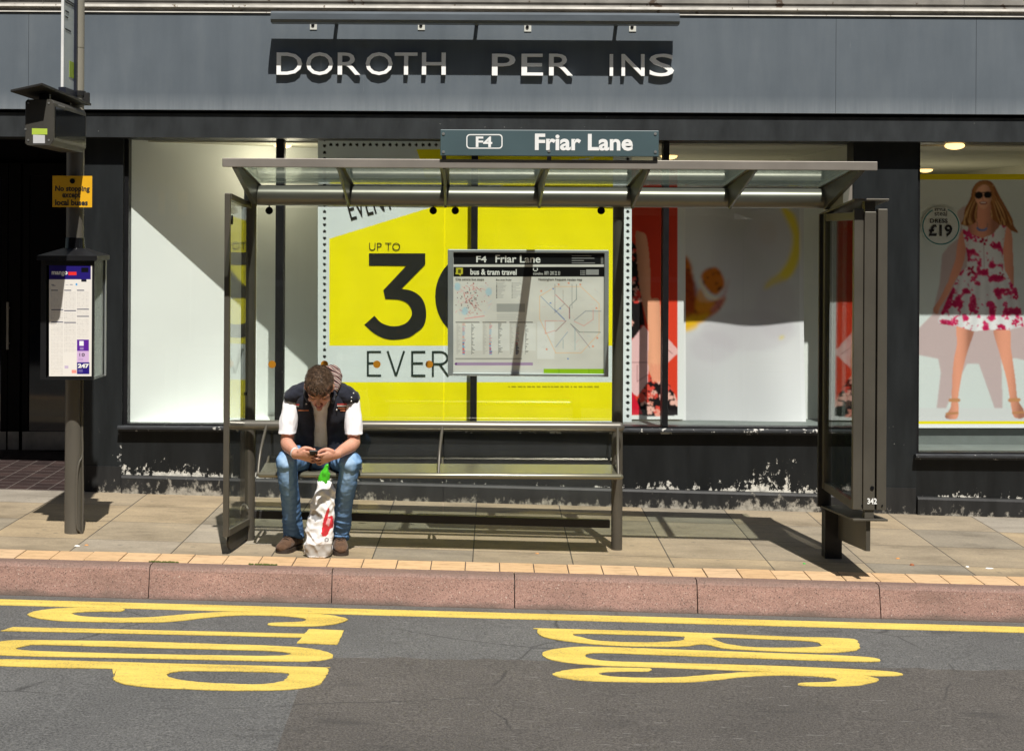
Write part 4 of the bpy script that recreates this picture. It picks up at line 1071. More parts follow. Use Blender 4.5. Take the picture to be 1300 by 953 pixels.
for px, py, r in ((1107.3, 619, .011), (1095.5, 641.5, .005), (1120, 641.5, .005)):
    p = at(px, py, cyf-0.004); g = G(); g.disc((p.x, cyf-0.006 if px > 1100 else cyf+0.007, p.z), r, 'y', 0.004, 14); g.build('lock', M_JET, EC)
txt('342', 1101, 1113.2, 632.2, 639.6, cyf-0.0005, M_TXTW, EC, bold=.03)
def plate(name, zf, zb, t, ya, yb2, xa, xb):
    g = G(); g.hexa([(x, y, z+dz) for dz in (0, t) for (y, z) in ((ya, zf), (yb2, zb)) for x in (xa, xb)]); return g.build(name, M_OLIVE, BS, bevel=0.002)
CP = plate('canopy_plate', 2.147, 2.075, 0.012, cyf-0.01, YP+0.03, cx0-0.005, cx1+0.005)
g = G(); g.box(cm-0.03, cm+0.03, cyf+0.03, cyf+0.09, cz1-0.02, 2.144); g.build('hanger', M_OLIVE, CP)
g = G(); g.prism([(9.62, 2.13), (9.98, 2.10), (9.98, 2.28), (9.62, 2.31)], 'x', cm-0.075, cm-0.02); g.build('roof_bracket', M_EDGE, CP)
FP = plate('foot_plate', Z(661, 9.25, 1106), gz(cm, 0.30), 0.012, cyf-0.01, YP+0.02, cx0-0.002, cx1+0.008)
g = G(); zfp = Z(661, 9.25, 1106); g.box(cm-0.026, cm+0.026, cyf+0.01, cyf+0.06, zfp+0.013, cz0+0.004); g.build('hanger', M_OLIVE, FP)
g = G(); g.prism([(cyf+0.03, zfp-0.001), (cyf+0.03, 0.135), (9.97, 0.075), (9.97, gz(cm, 0.298))], 'x', cm-0.012, cm+0.012); g.build('foot_web', M_OLIVE, FP)
g = G(); xg = X(1058, 10.04); g.box(xg-0.052, xg+0.052, 9.99, 10.09, gz(xg, -0.05), gz(xg, 0.299)); g.build('foot', M_DARK, FP)
g = G(); xq = X(1046.5, YP); g.box(cx0-0.02, cx0+0.06, cyb+0.004, cyb+0.03, gz(cm, 0.31), 2.08); g.build('rear_stile', M_DARK, BS)
# name board on the roof edge
M_BOARD = paint('slate_teal_board', (0.062, 0.098, 0.108), 0.4, var=0.08, vscale=3)
yn = 9.065; na, nb_ = at(559, 197.5, yn), at(836.5, 166, yn)
g = G(); g.box(na.x, nb_.x, yn, yn+0.03, na.z, nb_.z)
NB = g.build('name_board', M_BOARD, BS, bevel=0.003)
for px in (563, 697, 832):
    x = X(px, yn); g = G(); g.box(x-0.012, x+0.012, yn+0.031, yn+0.041, ZR0+0.02, nb_.z-0.03); g.build('board_stay', M_EDGE, NB)
    for py in ((193, 170) if px != 697 else (192,)):
        p = at(px, py, yn); g = G(); g.disc((p.x, yn-0.004, p.z), 0.008, 'y', 0.004, 10); g.build('rivet', MATS['bright_metal'], NB)
txt('Friar Lane', 679, 803.5, 170.5, 191, yn, M_TXTW, NB, bold=.03)
txt('F4', 604, 625, 173.5, 187, yn, M_TXTW, NB, bold=.025)
def rrect(x0, y0, x1, y1, r):
    o = []
    for cx, cy, a0 in ((x1-r, y0+r, -90), (x1-r, y1-r, 0), (x0+r, y1-r, 90), (x0+r, y0+r, 180)):
        for k in range(6): a = math.radians(a0+k*18); o.append((cx+r*math.cos(a), cy+r*math.sin(a)))
    return o
flat(rrect(592, 170.5, 638, 189, 4.5), yn-0.0012, 0.001, [rrect(593.4, 171.9, 636.6, 187.6, 3.4)]).build('box_outline', M_TXTW, NB)
# information panel hung in front of the back panes
yi = YP-0.07
fr_ = [(568.5, 316.5), (773, 317.5), (772.5, 478.5), (568.5, 477)]
M_ALU = paint('panel_aluminium', (0.36, 0.38, 0.39), 0.4, 0.4, var=0.06)
IN = [(575.5, 320.5), (767.5, 321.5), (767, 474.5), (575.5, 473)]
g = flat(fr_, yi, 0.05, [IN]); IP = g.build('information_panel', M_ALU, BS, bevel=0.004)
s = Sheet(575.5, 767.5, 320.5, 474.6, 0.62, (226, 223, 218))
def c2(*q): return [(560+x/5.295, 310+y/5.295) for x, y in q]
def R2(x0, y0, x1, y1, c, a=1.0): (a0, b0), (a1, b1) = c2((x0, y0), (x1, y1)); s.rect(a0, b0, a1, b1, c, a)
R2(85, 55, 1096, 136, (26, 27, 29)); R2(1074, 82, 1090, 134, (120, 120, 118)); R2(85, 152, 1098, 218, (18, 18, 20))
s.poly(c2((100, 160), (146, 160), (146, 200), (134, 202), (132, 214), (120, 203), (98, 202)), (206, 200, 60), smooth=False); R2(112, 168, 132, 196, (40, 40, 20), .85)
rr = random.Random(9)
def scrib(x0, y0, x1, y1, n, cols, a=.5, w=.7):
    for _ in range(n):
        x, y = rr.uniform(x0, x1), rr.uniform(y0, y1)
        s.line(c2((x, y), (x+rr.uniform(-28, 28), y+rr.uniform(-22, 22))), w, rr.choice(cols), a)
scrib(100, 262, 345, 500, 46, [(236, 190, 190), (210, 216, 226), (226, 200, 204), (214, 214, 210)], .8, 1.0)
scrib(150, 280, 250, 470, 26, [(226, 110, 110), (200, 90, 90)], .6, .9)
for _ in range(60):
    x, y = rr.gauss(205, 45), rr.gauss(370, 55); x = min(max(x, 100), 345); y = min(max(y, 262), 500); (a0, b0), = c2((x, y)); s.ell(a0, b0, .75, .75, rr.choice([(90, 40, 50), (60, 60, 70), (180, 60, 60)]), a=.8)
for q in ((110, 285), (160, 450), (320, 320)): (a0, b0), = c2(q); s.ell(a0, b0, 4, 5, (180, 216, 232), soft=2, a=.8)
s.line(c2((160, 500), (290, 482)), 1, (236, 150, 150))
for r_ in range(12):
    for x0_ in (375, 480):
        s.line(c2((x0_, 260+r_*9), (x0_+rr.uniform(20, 62), 260+r_*9)), .5, (120, 120, 124), .6)
        (a0, b0), = c2((x0_-2, 260+r_*9)); s.rect(a0-.4, b0-.5, a0+.4, b0+.5, (60, 60, 60))
R2(372, 398, 564, 455, (176, 176, 174))
for r_ in range(5): s.line(c2((375, 470+r_*9), (375+rr.uniform(90, 180), 470+r_*9)), .5, (150, 150, 150), .6)
for x0_ in (98, 278, 458):
    R2(x0_, 521, x0_+160, 527, (40, 40, 40), .8)
    R2(x0_+55, 530, x0_+180, 716, (240, 240, 238), .7)
    for r_ in range(32):
        yy = 530+r_*6.6
        if yy > 744: break
        cc = rr.choice([(70, 150, 210), (226, 60, 60), (200, 60, 130), (80, 70, 150), (240, 150, 60), (90, 170, 220)]) if x0_ < 400 else rr.choice([(60, 40, 60), (200, 60, 90), (50, 80, 130), (40, 40, 40)])
        R2(x0_+45, yy, x0_+45+rr.uniform(10, 22), yy+5.6, cc, .75)
        R2(x0_+105, yy, x0_+108+abs(rr.gauss(0, 14)), yy+5, (54, 52, 54), .85)
        R2(x0_+4, yy+1, x0_+4+rr.uniform(8, 30), yy+3.4, (176, 172, 170), .6)
R2(645, 520, 762, 770, (240, 240, 240), .7)
R2(98, 765, 545, 773, (120, 118, 116), .6); R2(98, 795, 616, 814, (176, 150, 186)); (a0, b0), = c2((100, 804)); s.ell(a0, b0, 1.6, 1.6, (110, 60, 130))
# route diagram
oc = c2((770, 285), (940, 285), (1062, 400), (1062, 600), (940, 730), (770, 730), (662, 500), (662, 350), (770, 285)); s.line(oc, .9, (240, 200, 160), .9)
ctr = (862, 512)
for pts, col in (([(862, 500), (862, 430), (770, 340)], (200, 60, 70)), ([(865, 500), (865, 415), (910, 370), (910, 270)], (90, 110, 120)), ([(858, 430), (820, 385), (820, 310)], (190, 180, 170)), ([(880, 430), (880, 270)], (160, 160, 160)),
                 ([(835, 515), (670, 350)], (120, 150, 190)), ([(830, 515), (700, 515), (700, 600), (765, 580)], (230, 150, 140)), ([(840, 515), (770, 585)], (150, 60, 70)), ([(895, 512), (970, 450), (1075, 450)], (120, 130, 150)),
                 ([(895, 518), (960, 548), (1022, 505), (1022, 440)], (236, 160, 150)), ([(870, 535), (930, 590), (1072, 592)], (70, 90, 80)), ([(880, 545), (1000, 695)], (150, 130, 150)), ([(900, 560), (900, 710)], (150, 180, 190)), ([(850, 590), (770, 690)], (140, 160, 190)), ([(820, 640), (820, 700)], (150, 170, 180)), ([(765, 270), (765, 460), (830, 400)], (150, 150, 160)), ([(765, 440), (830, 505)], (80, 120, 190))):
    s.line(c2(*pts), .75, col, .85)
scrib(690, 290, 1050, 700, 60, [(210, 206, 206), (200, 210, 220), (230, 200, 196)], .7, .5)
for q in ((858, 262), (790, 270), (935, 270), (672, 315), (1050, 630), (1020, 685), (710, 705), (1045, 430)): (a0, b0), = c2(q); s.ell(a0, b0, 1.3, 1.3, (240, 150, 110), a=.8)
for q in ((735, 395), (800, 432), (753, 300), (853, 770)): (a0, b0), = c2(q); s.ell(a0, b0, 1.2, 1, (90, 140, 210), a=.8)
R2(690, 838, 1094, 874, (160, 206, 30))
for k in range(1, 4): R2(690+k*101, 838, 692+k*101, 874, (110, 160, 20))
PR = s.build('printed_sheet', lambda x, y: at(x, y, yi+0.02), vcol('printed_sheet_ink', 0.35, 0.5), IP)
yq = yi+0.018
for t_, x0_, x1_, y0_, y1_, mt, bo in (('F4', 236, 306, 78, 122, M_TXTW, .02), ('Friar Lane', 365, 668, 74, 124, M_TXTW, .02), ('bus & tram travel', 196, 508, 168, 206, M_TXTW, .03), ('City centre bus stops', 98, 288, 228, 247, M_TXT, 0), ('Nottingham frequent routes map', 655, 948, 229, 248, M_TXT, 0), ('Bus stop finder', 370, 474, 233, 246, M_TXT, 0), ('traveline', 618, 684, 188, 206, M_TXTW, 0), ('0871 200 22 33', 694, 800, 182, 206, M_TXTW, .0)):
    (a0, b0), (a1, b1) = c2((x0_, y0_), (x1_, y1_)); txt(t_, a0, a1, b0, b1, yq, mt, PR, bold=bo, d=0.001)
for k, (x0_, x1_) in enumerate(((878, 1010), (878, 1030), (878, 960), (878, 1034))):
    yy = 76+k*16; (a0, b0), (a1, b1) = c2((x0_, yy), (x1_, yy+5)); flat([(a0, b0), (a1, b0), (a1, b1), (a0, b1)], yq-0.0006, 0.0006).build('small_print', paint('small_print_grey', (0.3, 0.3, 0.3), 0.6), PR)
(a0, b0), (a1, b1) = c2((975, 170), (1060, 206)); flat([(a0, b0), (a1, b0), (a1, b1), (a0, b1)], yq-0.0006, 0.0006).build('emblem', MATS['small_print_grey'], PR)
g = G()
for k in range(4):
    for l in range(3): (a0, b0), = c2((936+k*9, 176+l*12)); (a1, b1), = c2((942+k*9, 184+l*12)); g = merge([g, flat([(a0, b0), (a1, b0), (a1, b1), (a0, b1)], yq-0.0006, 0.0006)])
g.build('emblem', MATS['small_print_grey'], PR)
g = G(); 
for q in ((618, 160, 624, 176), (624, 176, 644, 182), (644, 160, 650, 176)): (a0, b0), (a1, b1) = c2((q[0], q[1]), (q[2], q[3])); g = merge([g, flat([(a0, b0), (a1, b0), (a1, b1), (a0, b1)], yq-0.0006, 0.0006)])
g.build('emblem', M_TXTW, PR)

# ================================================================== BUS STOP POLE
xp = -2.43; yp = 10.17
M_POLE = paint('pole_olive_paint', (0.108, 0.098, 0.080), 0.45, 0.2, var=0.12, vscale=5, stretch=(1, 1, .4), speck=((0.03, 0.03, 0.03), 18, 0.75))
M_POLEU = paint('sunlit_pole_paint', (0.27, 0.25, 0.20), 0.5, 0.1, var=0.12, vscale=4, stretch=(1, 1, .4))  # same pole paint made lighter, its sunlight put into the colour
BP = thing('bus_stop_pole', 'tall olive-brown bus stop pole carrying a display, a yellow plate and a timetable case', 'bus stop', (xp, yp, gz(xp)))
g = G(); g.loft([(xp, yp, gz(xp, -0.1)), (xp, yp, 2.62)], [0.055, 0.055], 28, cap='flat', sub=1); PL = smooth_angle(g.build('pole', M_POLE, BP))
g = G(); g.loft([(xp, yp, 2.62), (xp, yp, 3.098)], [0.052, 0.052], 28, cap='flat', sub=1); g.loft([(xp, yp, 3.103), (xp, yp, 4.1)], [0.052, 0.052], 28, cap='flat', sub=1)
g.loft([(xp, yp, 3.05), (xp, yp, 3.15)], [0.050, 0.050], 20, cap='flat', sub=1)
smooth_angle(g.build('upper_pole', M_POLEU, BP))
g = G()
for z in (2.80, 2.745): g.loft([(xp, yp, z), (xp, yp, z+0.03)], [0.062, 0.062], 24, cap='flat', sub=1)
g.box(xp+0.05, xp+0.085, yp-0.02, yp+0.02, 2.75, 2.82); g.build('clamp', M_DARK, BP)
# flag
fz0, fz1 = 2.825, 3.62
g = G(); g.box(xp-0.007, xp+0.007, 9.83, 10.12, fz0, fz1)
FL = g.build('flag', paint('flag_panel', (0.50, 0.55, 0.55), 0.4, var=0.04), BP)
g = G(); g.box(xp-0.024, xp+0.024, 10.085, 10.118, fz0-0.02, fz1); g.box(xp-0.022, xp+0.022, 9.82, 10.118, fz0-0.045, fz0-0.002)
g.build('flag_frame', paint('navy_frame', (0.012, 0.014, 0.024), 0.4), FL)
g = G(); g.box(xp-0.008, xp+0.008, 9.822, 9.829, fz0, fz1); g.build('flag_edge', paint('white_edge', (0.7, 0.7, 0.68), 0.4), FL)
g = G()
for z, y0_, y1_ in ((3.36, 9.85, 10.08), (3.345, 9.85, 10.08), (3.18, 9.86, 10.0), (3.29, 9.86, 9.95), (3.255, 9.86, 9.93)): g.box(xp+0.0075, xp+0.009, y0_, y1_, z, z+0.008)
g.build('small_print', M_TXT, FL)
def side_text(s_, x, y0, y1, z0, z1, mat, par, bold=0.0):
    t_ = text_g(s_, y0, y1, z0, z1, 0.0, bold, 0.001)
    t_.v = [Vector((x-v.y, v.x, v.z)) for v in t_.v]; t_.f = [f[::-1] for f in t_.f]
    return t_.build('lettering', mat, par)
side_text('F4', xp+0.009, 9.87, 10.06, 3.40, 3.52, M_TXT, FL)
g = G(); g.box(xp+0.0075, xp+0.009, 9.97, 10.08, 2.90, 3.0); g.build('green_mark', paint('lime_mark', (0.30, 0.42, 0.03), 0.5), FL)
# real-time display hung towards the road
dx0, dx1, dy0, dy1, dz0, dz1 = -2.513, -2.347, 9.30, 10.10, 2.44, 2.704
M_DISPL = paint('display_case_paint', (0.060, 0.056, 0.047), 0.45, 0.2, var=0.12)
pr = [(dx0, dz0+0.012), (dx0+0.012, dz0), (dx1-0.02, dz0), (dx1, dz0+0.03), (dx1, dz1-0.02), (dx1-0.012, dz1), (dx0+0.012, dz1), (dx0, dz1-0.012)]
g = G(); g.prism(pr, 'y', dy0, dy1); DI = g.build('display', M_DISPL, BP, bevel=0.004)
g = G(); g.box(dx1+0.0005, dx1+0.004, dy0+0.03, dy1-0.03, dz0+0.045, dz1-0.04); g.build('screen', paint('screen_black', (0.008, 0.009, 0.010), 0.08), DI)
g = G(); g.box(dx1+0.0005, dx1+0.0015, dy0+0.10, dy0+0.25, dz1-0.028, dz1-0.020); g.build('small_print', MATS['small_print_grey'], DI)
for px, py in ((36, 131), (62, 131), (36, 178), (62, 178), (32.5, 164)):
    p = at(px, py, dy0); g = G(); g.disc((p.x, dy0-0.003, p.z), 0.006, 'y', 0.003, 10); g.build('screw', MATS['bright_metal'], DI)
for (a0, b0, a1, b1), mt in (((40.5, 163, 60, 171), paint('lime_sticker', (0.42, 0.55, 0.06), 0.5)), ((42, 171.2, 57, 182), paint('white_sticker', (0.55, 0.55, 0.56), 0.5))):
    flat([(a0, b0), (a1, b0+.5), (a1, b1), (a0, b1)], dy0-0.0015, 0.001).build('sticker', mt, DI)
# sloping hood over the display
g = G()
hv = []
for dz in (0.0, 0.014):
    for (x, y, z) in ((-2.565, 9.18, 2.735), (-2.385, 9.18, 2.775), (-2.565, 10.12, 2.735), (-2.32, 10.12, 2.735)): hv.append((x, y, z+dz))
g.hexa(hv); g.box(-2.46, -2.40, 9.4, 9.44, dz1-0.01, 2.745); g.box(-2.46, -2.40, 9.9, 9.94, dz1-0.01, 2.74)
g.build('hood', M_DARK, BP, bevel=0.002)
# yellow plate
yy_ = yp-0.075; a0, a1 = at(66.5, 263, yy_), at(117, 223.5, yy_)
g = G(); g.box(a0.x, a1.x, yy_, yy_+0.003, a0.z, a1.z)
M_YEL = paint('plate_yellow', (0.75, 0.40, 0.012), 0.45, var=0.04)
YPL = g.build('restriction_plate', M_YEL, BP)
for t_, x0_, x1_, y0_, y1_ in (('No stopping', 70, 114, 236, 246), ('except', 79, 102, 244.5, 254.5), ('local buses', 70, 111.5, 253.5, 262)):
    txt(t_, x0_, x1_, y0_, y1_-1.2, yy_, M_TXT, YPL, bold=.03)
p = at(92, 230, yy_); g = G(); g.disc((p.x, yy_-0.004, p.z), 0.016, 'y', 0.004, 16); g.build('bolt', M_JET, YPL)
g = G(); g.box(xp-0.02, xp+0.02, yy_+0.003, yp-0.05, a0.z+0.05, a1.z-0.05); g.build('plate_clip', M_DARK, YPL)
# timetable case around the pole
tx0, tx1, ty0, ty1 = X(52, 9.95), X(120, 9.95), 9.95, 10.27
tz0, tz1 = Z(479.5, 9.95, 90), Z(331, 9.95, 90)
M_CASE = paint('case_black', (0.010, 0.010, 0.011), 0.35, var=0.15)
g = G(); w = 0.035
for xa_, xb_ in ((tx0, tx0+w), (tx1-0.014, tx1)):
    for ya_, yb_2 in ((ty0, ty0+0.02), (ty1-0.02, ty1)): g.box(xa_, xb_, ya_, yb_2, tz0, tz1)
g.box(tx0, tx1, ty0, ty1, tz0-0.012, tz0); g.box(tx0+w, tx1-0.014, ty0+0.002, ty0+0.02, tz1-0.03, tz1)
g.box(tx0+0.002, tx0+0.01, ty0+0.02, ty1-0.02, tz0, tz1); g.box(tx0+w, tx1-0.014, ty1-0.018, ty1-0.002, tz0, tz1)
TC = g.build('timetable_case', M_CASE, BP)
g = G(); g.box(tx1-0.008, tx1-0.003, ty0+0.021, ty1-0.021, tz0, tz1); g.build('side_pane', glass('case_side_glass', (0.75, 0.85, 0.78), dirt=0.25, dirtcol=(0.5, 0.56, 0.5)), TC)
g = G(); g.box(tx1+0.001, tx1+0.006, ty1-0.03, ty1+0.002, tz0-0.012, tz1); g.build('edge_strip', MATS['panel_aluminium'], TC)
g = G()
eb = [(tx0-0.02, ty0-0.02), (tx1+0.02, ty0-0.02), (tx1+0.02, ty1+0.02), (tx0-0.02, ty1+0.02)]; zc0 = tz1+0.001
tp = [(xp-0.06, yp-0.06), (xp+0.06, yp-0.06), (xp+0.06, yp+0.06), (xp-0.06, yp+0.06)]
g.add([(x, y, zc0) for x, y in eb]+[(x, y, zc0+0.03) for x, y in eb]+[(x, y, zc0+0.075) for x, y in tp], [(3, 2, 1, 0)]+[(i, (i+1) % 4, (i+1) % 4+4, i+4) for i in range(4)]+[(i+4, (i+1) % 4+4, (i+1) % 4+8, i+8) for i in range(4)]+[(8, 9, 10, 11)])
CPT = g.build('case_cap', M_CASE, TC)
g = G(); g.loft([(xp, yp, zc0+0.06), (xp, yp, zc0+0.14)], [0.066, 0.060], 24, cap='flat', sub=1); smooth_angle(g.build('collar', paint('gloss_black', (0.008, 0.008, 0.009), 0.12), TC))
s = Sheet(62.3, 118, 337, 477.5, 0.6, (226, 222, 216))
def c3(*q): return [(40+x/4.764, 300+y/4.765) for x, y in q]
def R3(x0, y0, x1, y1, c, a=1.0): (a0, b0), (a1, b1) = c3((x0, y0), (x1, y1)); s.rect(a0, b0, a1, b1, c, a)
R3(100, 170, 360, 262, (36, 26, 110)); R3(222, 216, 272, 234, (226, 50, 46)); R3(300, 190, 345, 218, (14, 14, 20)); R3(302, 262, 332, 275, (30, 30, 40))
for x0_, x1_, ys_ in ((118, 190, (324, 440, 515)), (198, 268, (324, 446, 519)), (276, 346, (324, 439, 482))):
    for k, y_ in enumerate(ys_): R3(x0_, y_, x1_ if k else x0_+42, y_+6, (44, 52, 86))
    y_ = 336
    lim = 835 if x0_ < 150 else (700 if x0_ < 250 else 610)
    while y_ < lim:
        if not any(abs(y_-q) < 9 for q in ys_):
            x = x0_
            while x < x1_-6:
                R3(x, y_, x+6, y_+3, (150, 144, 138), rr.uniform(.15, .5)); x += 9
        y_ += 6.2
for x, y_ in ((118, 290), (126, 296), (205, 292), (232, 290)): R3(x, y_, x+18, y_+4, (150, 150, 160))
(a0, b0), = c3((272, 291)); s.ell(a0, b0, 1.3, 1.3, (70, 160, 220))
R3(276, 625, 348, 692, (92, 36, 150)); R3(276, 692, 348, 760, (206, 176, 216)); R3(276, 760, 350, 832, (40, 26, 120)); R3(290, 634, 316, 660, (236, 236, 240)); R3(244, 806, 272, 826, (236, 150, 140)); R3(200, 780, 222, 800, (196, 180, 206))
for k in range(2): R3(292, 672+k*9, 316, 676+k*9, (220, 210, 230), .8); R3(284, 738+k*8, 312, 741+k*8, (140, 110, 160), .7); R3(284, 806+k*9, 310, 810+k*9, (180, 170, 220), .7)
TS = s.build('timetable', lambda x, y: at(x, y, ty0+0.001), vcol('timetable_ink', 0.3, 0.5), TC)
for t_, x0_, x1_, y0_, y1_, mt, bo in (('mango', 122, 218, 212, 240, M_TXTW, .03), ('10', 290, 322, 706, 724, M_TXT, 0), ('247', 280, 348, 770, 796, M_TXTW, .05)):
    (a0, b0), (a1, b1) = c3((x0_, y0_), (x1_, y1_)); txt(t_, a0, a1, b0, b1, ty0, mt, TS, bold=bo, d=0.001)
# conduit down the pole
xk = xp+0.058
g = G(); g.loft([(xk, yp-0.02, tz0), (xk, yp-0.025, 0.72), (xk+0.004, yp-0.03, 0.55), (xk-0.012, yp-0.05, 0.50), (xk-0.022, yp-0.06, 0.40), (xk-0.024, yp-0.055, 0.12), (xk-0.01, yp-0.04, 0.07), (xk+0.003, yp-0.03, 0.05)], [0.006]*8, 8, cap='round')
g.loft([(xk+0.004, yp-0.03, 0.55), (xk+0.006, yp-0.02, 0.3), (xk+0.004, yp-0.02, 0.06)], [0.006]*3, 8, cap='round')
smooth_angle(g.build('cable', M_POLE, BP))
# ================================================================== THE SEATED MAN
SKIN = None
def m_skin():
    m, nt, b = nodes('skin'); v = coords(nt)
    n = noise_n(nt, v, 18, 5)
    c = ramp(nt, n, [(0.3, (0.50, 0.235, 0.155)), (0.7, (0.60, 0.31, 0.215))]).outputs['Color']
    nt.links.new(c, b.inputs['Base Color']); b.inputs['Roughness'].default_value = 0.5
    b.inputs['Subsurface Weight'].default_value = 0.12; b.inputs['Subsurface Radius'].default_value = (0.012, 0.005, 0.003); b.inputs['Subsurface Scale'].default_value = 0.6
    bump(nt, b, noise_n(nt, v, 160, 3), 0.12, 0.002)
    return m
def m_cloth(name, lo, hi, scale, weave=0.25, rough=0.85, stretch=(1, 1, 1)):
    m, nt, b = nodes(name); v = coords(nt, stretch)
    n = noise_n(nt, v, scale, 6, 0.65)
    c = ramp(nt, n, [(0.3, lo), (0.7, hi)]).outputs['Color']
    nt.links.new(c, b.inputs['Base Color']); b.inputs['Roughness'].default_value = rough; b.inputs['Specular IOR Level'].default_value = 0.15
    b.inputs['Sheen Weight'].default_value = 0.15
    bump(nt, b, noise_n(nt, coords(nt), 260, 2), weave, 0.002)
    return m
M_SKIN = m_skin()
M_TEE = m_cloth('white_cotton', (0.78, 0.77, 0.80), (0.86, 0.85, 0.87), 5)
M_VEST = m_cloth('navy_quilted_cotton', (0.010, 0.011, 0.018), (0.022, 0.024, 0.036), 12)
M_SHOE = m_cloth('brown_suede', (0.075, 0.040, 0.024), (0.14, 0.080, 0.048), 22)
M_SOLE = paint('shoe_sole', (0.035, 0.022, 0.015), 0.7, var=0.2)
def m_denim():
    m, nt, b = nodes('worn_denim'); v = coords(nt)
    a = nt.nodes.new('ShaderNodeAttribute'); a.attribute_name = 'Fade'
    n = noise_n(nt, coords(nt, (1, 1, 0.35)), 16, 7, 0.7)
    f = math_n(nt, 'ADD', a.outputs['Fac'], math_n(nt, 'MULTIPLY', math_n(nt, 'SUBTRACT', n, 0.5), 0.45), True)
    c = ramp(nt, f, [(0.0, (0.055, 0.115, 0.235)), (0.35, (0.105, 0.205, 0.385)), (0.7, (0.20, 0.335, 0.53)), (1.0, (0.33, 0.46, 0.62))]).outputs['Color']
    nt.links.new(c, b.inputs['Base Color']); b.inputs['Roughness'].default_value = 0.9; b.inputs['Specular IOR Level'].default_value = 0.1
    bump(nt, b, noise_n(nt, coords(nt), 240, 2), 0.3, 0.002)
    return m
M_DENIM = m_denim()
V = Vector
PX0 = -0.87
PE = thing('person', 'man in navy vest, white T-shirt and blue jeans hunched over a phone on the bench', 'person', (PX0, 9.72, gz(PX0)))
HC = V((-0.832, 9.55, 1.028)); pit = math.radians(46)
U_ = V((0.03, -math.sin(pit), math.cos(pit))).normalized(); F_ = V((0.02, -math.cos(pit), -math.sin(pit))); F_ = (F_-U_*F_.dot(U_)).normalized(); A_ = U_.cross(F_)
A_ = A_ if A_.x > 0 else -A_
def hp(h, f, a=0.0): return HC+U_*h+F_*f+A_*a
def head_g(g):
    P = [(-.112, .052, .020, .018), (-.098, .042, .040, .036), (-.07, .022, .056, .060), (-.03, .008, .066, .080), (.02, 0, .073, .092), (.06, -.004, .074, .095), (.078, -.006, .060, .078), (.088, -.006, .030, .040)]
    g.loft([hp(h, f) for h, f, a, b in P], [(a, b) for h, f, a, b in P], 28, ref=A_, cap='round', sub=4)
    g.loft([hp(.020, .083), hp(.0, .096), hp(-.020, .108), hp(-.030, .100)], [(.007, .008), (.009, .009), (.013, .011), (.012, .006)], 12, ref=A_)
    for sgn in (-1, 1):
        g.loft([hp(.026, .082, sgn*.012), hp(.031, .081, sgn*.034), hp(.024, .066, sgn*.056)], [.0095, .0095, .008], 10, ref=F_)
        g.loft([hp(-.012, .070, sgn*.040), hp(-.028, .060, sgn*.050)], [.018, .016], 10)
        g.ball(hp(.010, .072, sgn*.031), .014, 10)
        g.loft([hp(.024, -.012, sgn*.078), hp(.004, -.010, sgn*.083), hp(-.026, -.002, sgn*.074)], [(.007, .019), (.008, .018), (.006, .010)], 12, ref=A_)
    g.loft([hp(-.058, .078, -.022), hp(-.056, .088, 0), hp(-.058, .078, .022)], [.005, .0075, .005], 8, ref=F_)
    g.loft([hp(-.069, .074, -.018), hp(-.070, .084, 0), hp(-.069, .074, .018)], [.005, .008, .005], 8, ref=F_)
    g.ball(hp(-.098, .070), .020, 10)
SH = [V((-1.000, 9.72, .960)), V((-.660, 9.72, .955))]
EL = [V((-1.038, 9.68, .690)), V((-.632, 9.68, .690))]
WR = [V((-.955, 9.45, .650)), V((-.718, 9.44, .652))]
TOR = [((-.845, 9.93, .55), (.165, .115)), ((-.843, 9.92, .66), (.150, .105)), ((-.838, 9.86, .78), (.155, .108)), ((-.834, 9.78, .89), (.165, .110)), ((-.832, 9.71, .965), (.145, .085)), ((-.832, 9.665, 1.005), (.085, .065))]
HIP = [V((-.945, 9.92, .565)), V((-.745, 9.92, .565))]
KN = [V((-1.030, 9.60, .578)), V((-.650, 9.60, .575))]
AN = [V((-1.008, 9.83, .12)), V((-.728, 9.83, .115))]
TOE = [V((-1.075, 9.68, 0)), V((-.705, 9.655, 0))]
def hand(g, W, h, n, phone_side):
    h = h.normalized(); n = (n-h*n.dot(h)).normalized(); w = h.cross(n)
    Kn = W+h*.085
    g.loft([W-h*.02, W+h*.02, W+h*.055, Kn], [(.026, .019), (.030, .019), (.038, .017), (.036, .014)], 16, ref=w, cap='round')
    sgn = 1 if phone_side < 0 else -1
    L = [.76, .95, 1.0, .92] if sgn > 0 else [.92, 1.0, .95, .76]
    for i in range(4):
        off = (-.0308+.0205*i)
        b = W+h*(.080-.004*abs(i-1.2))+w*off
        k = L[i]
        p1 = b+h*.038*k-n*.004+w*off*.12
        p2 = p1+(h*.45+n*.75)*.026*k
        p3 = p2+(n*.85-h*.45)*.020*k
        g.loft([b-h*.02, b, p1, p2, p3], [.0088, .0090, .0084, .0078, .0068], 10, ref=w, sub=4)
    t0 = W+h*.018+w*(.026*sgn)+n*.004; t1 = W+h*.048+w*(.040*sgn)+n*.020; t2 = W+h*.078+w*(.030*sgn)+n*.034; t3 = W+h*.100+w*(.016*sgn)+n*.036
    g.loft([t0, t1, t2, t3], [.015, .0125, .0105, .0085], 12, ref=n)
PH = V((-.846, 9.385, .662))
g = G()
head_g(g)
g.loft([(-.832, 9.70, .985), (-.832, 9.63, 1.01), hp(-.055, -.018)], [.062, .056, .056], 18)
g.loft([p for p, r in TOR], [r for p, r in TOR], 28)
g.loft([SH[0], V((-.832, 9.70, .975)), SH[1]], [.042, .06, .042], 16, ref=(0, 1, 0))
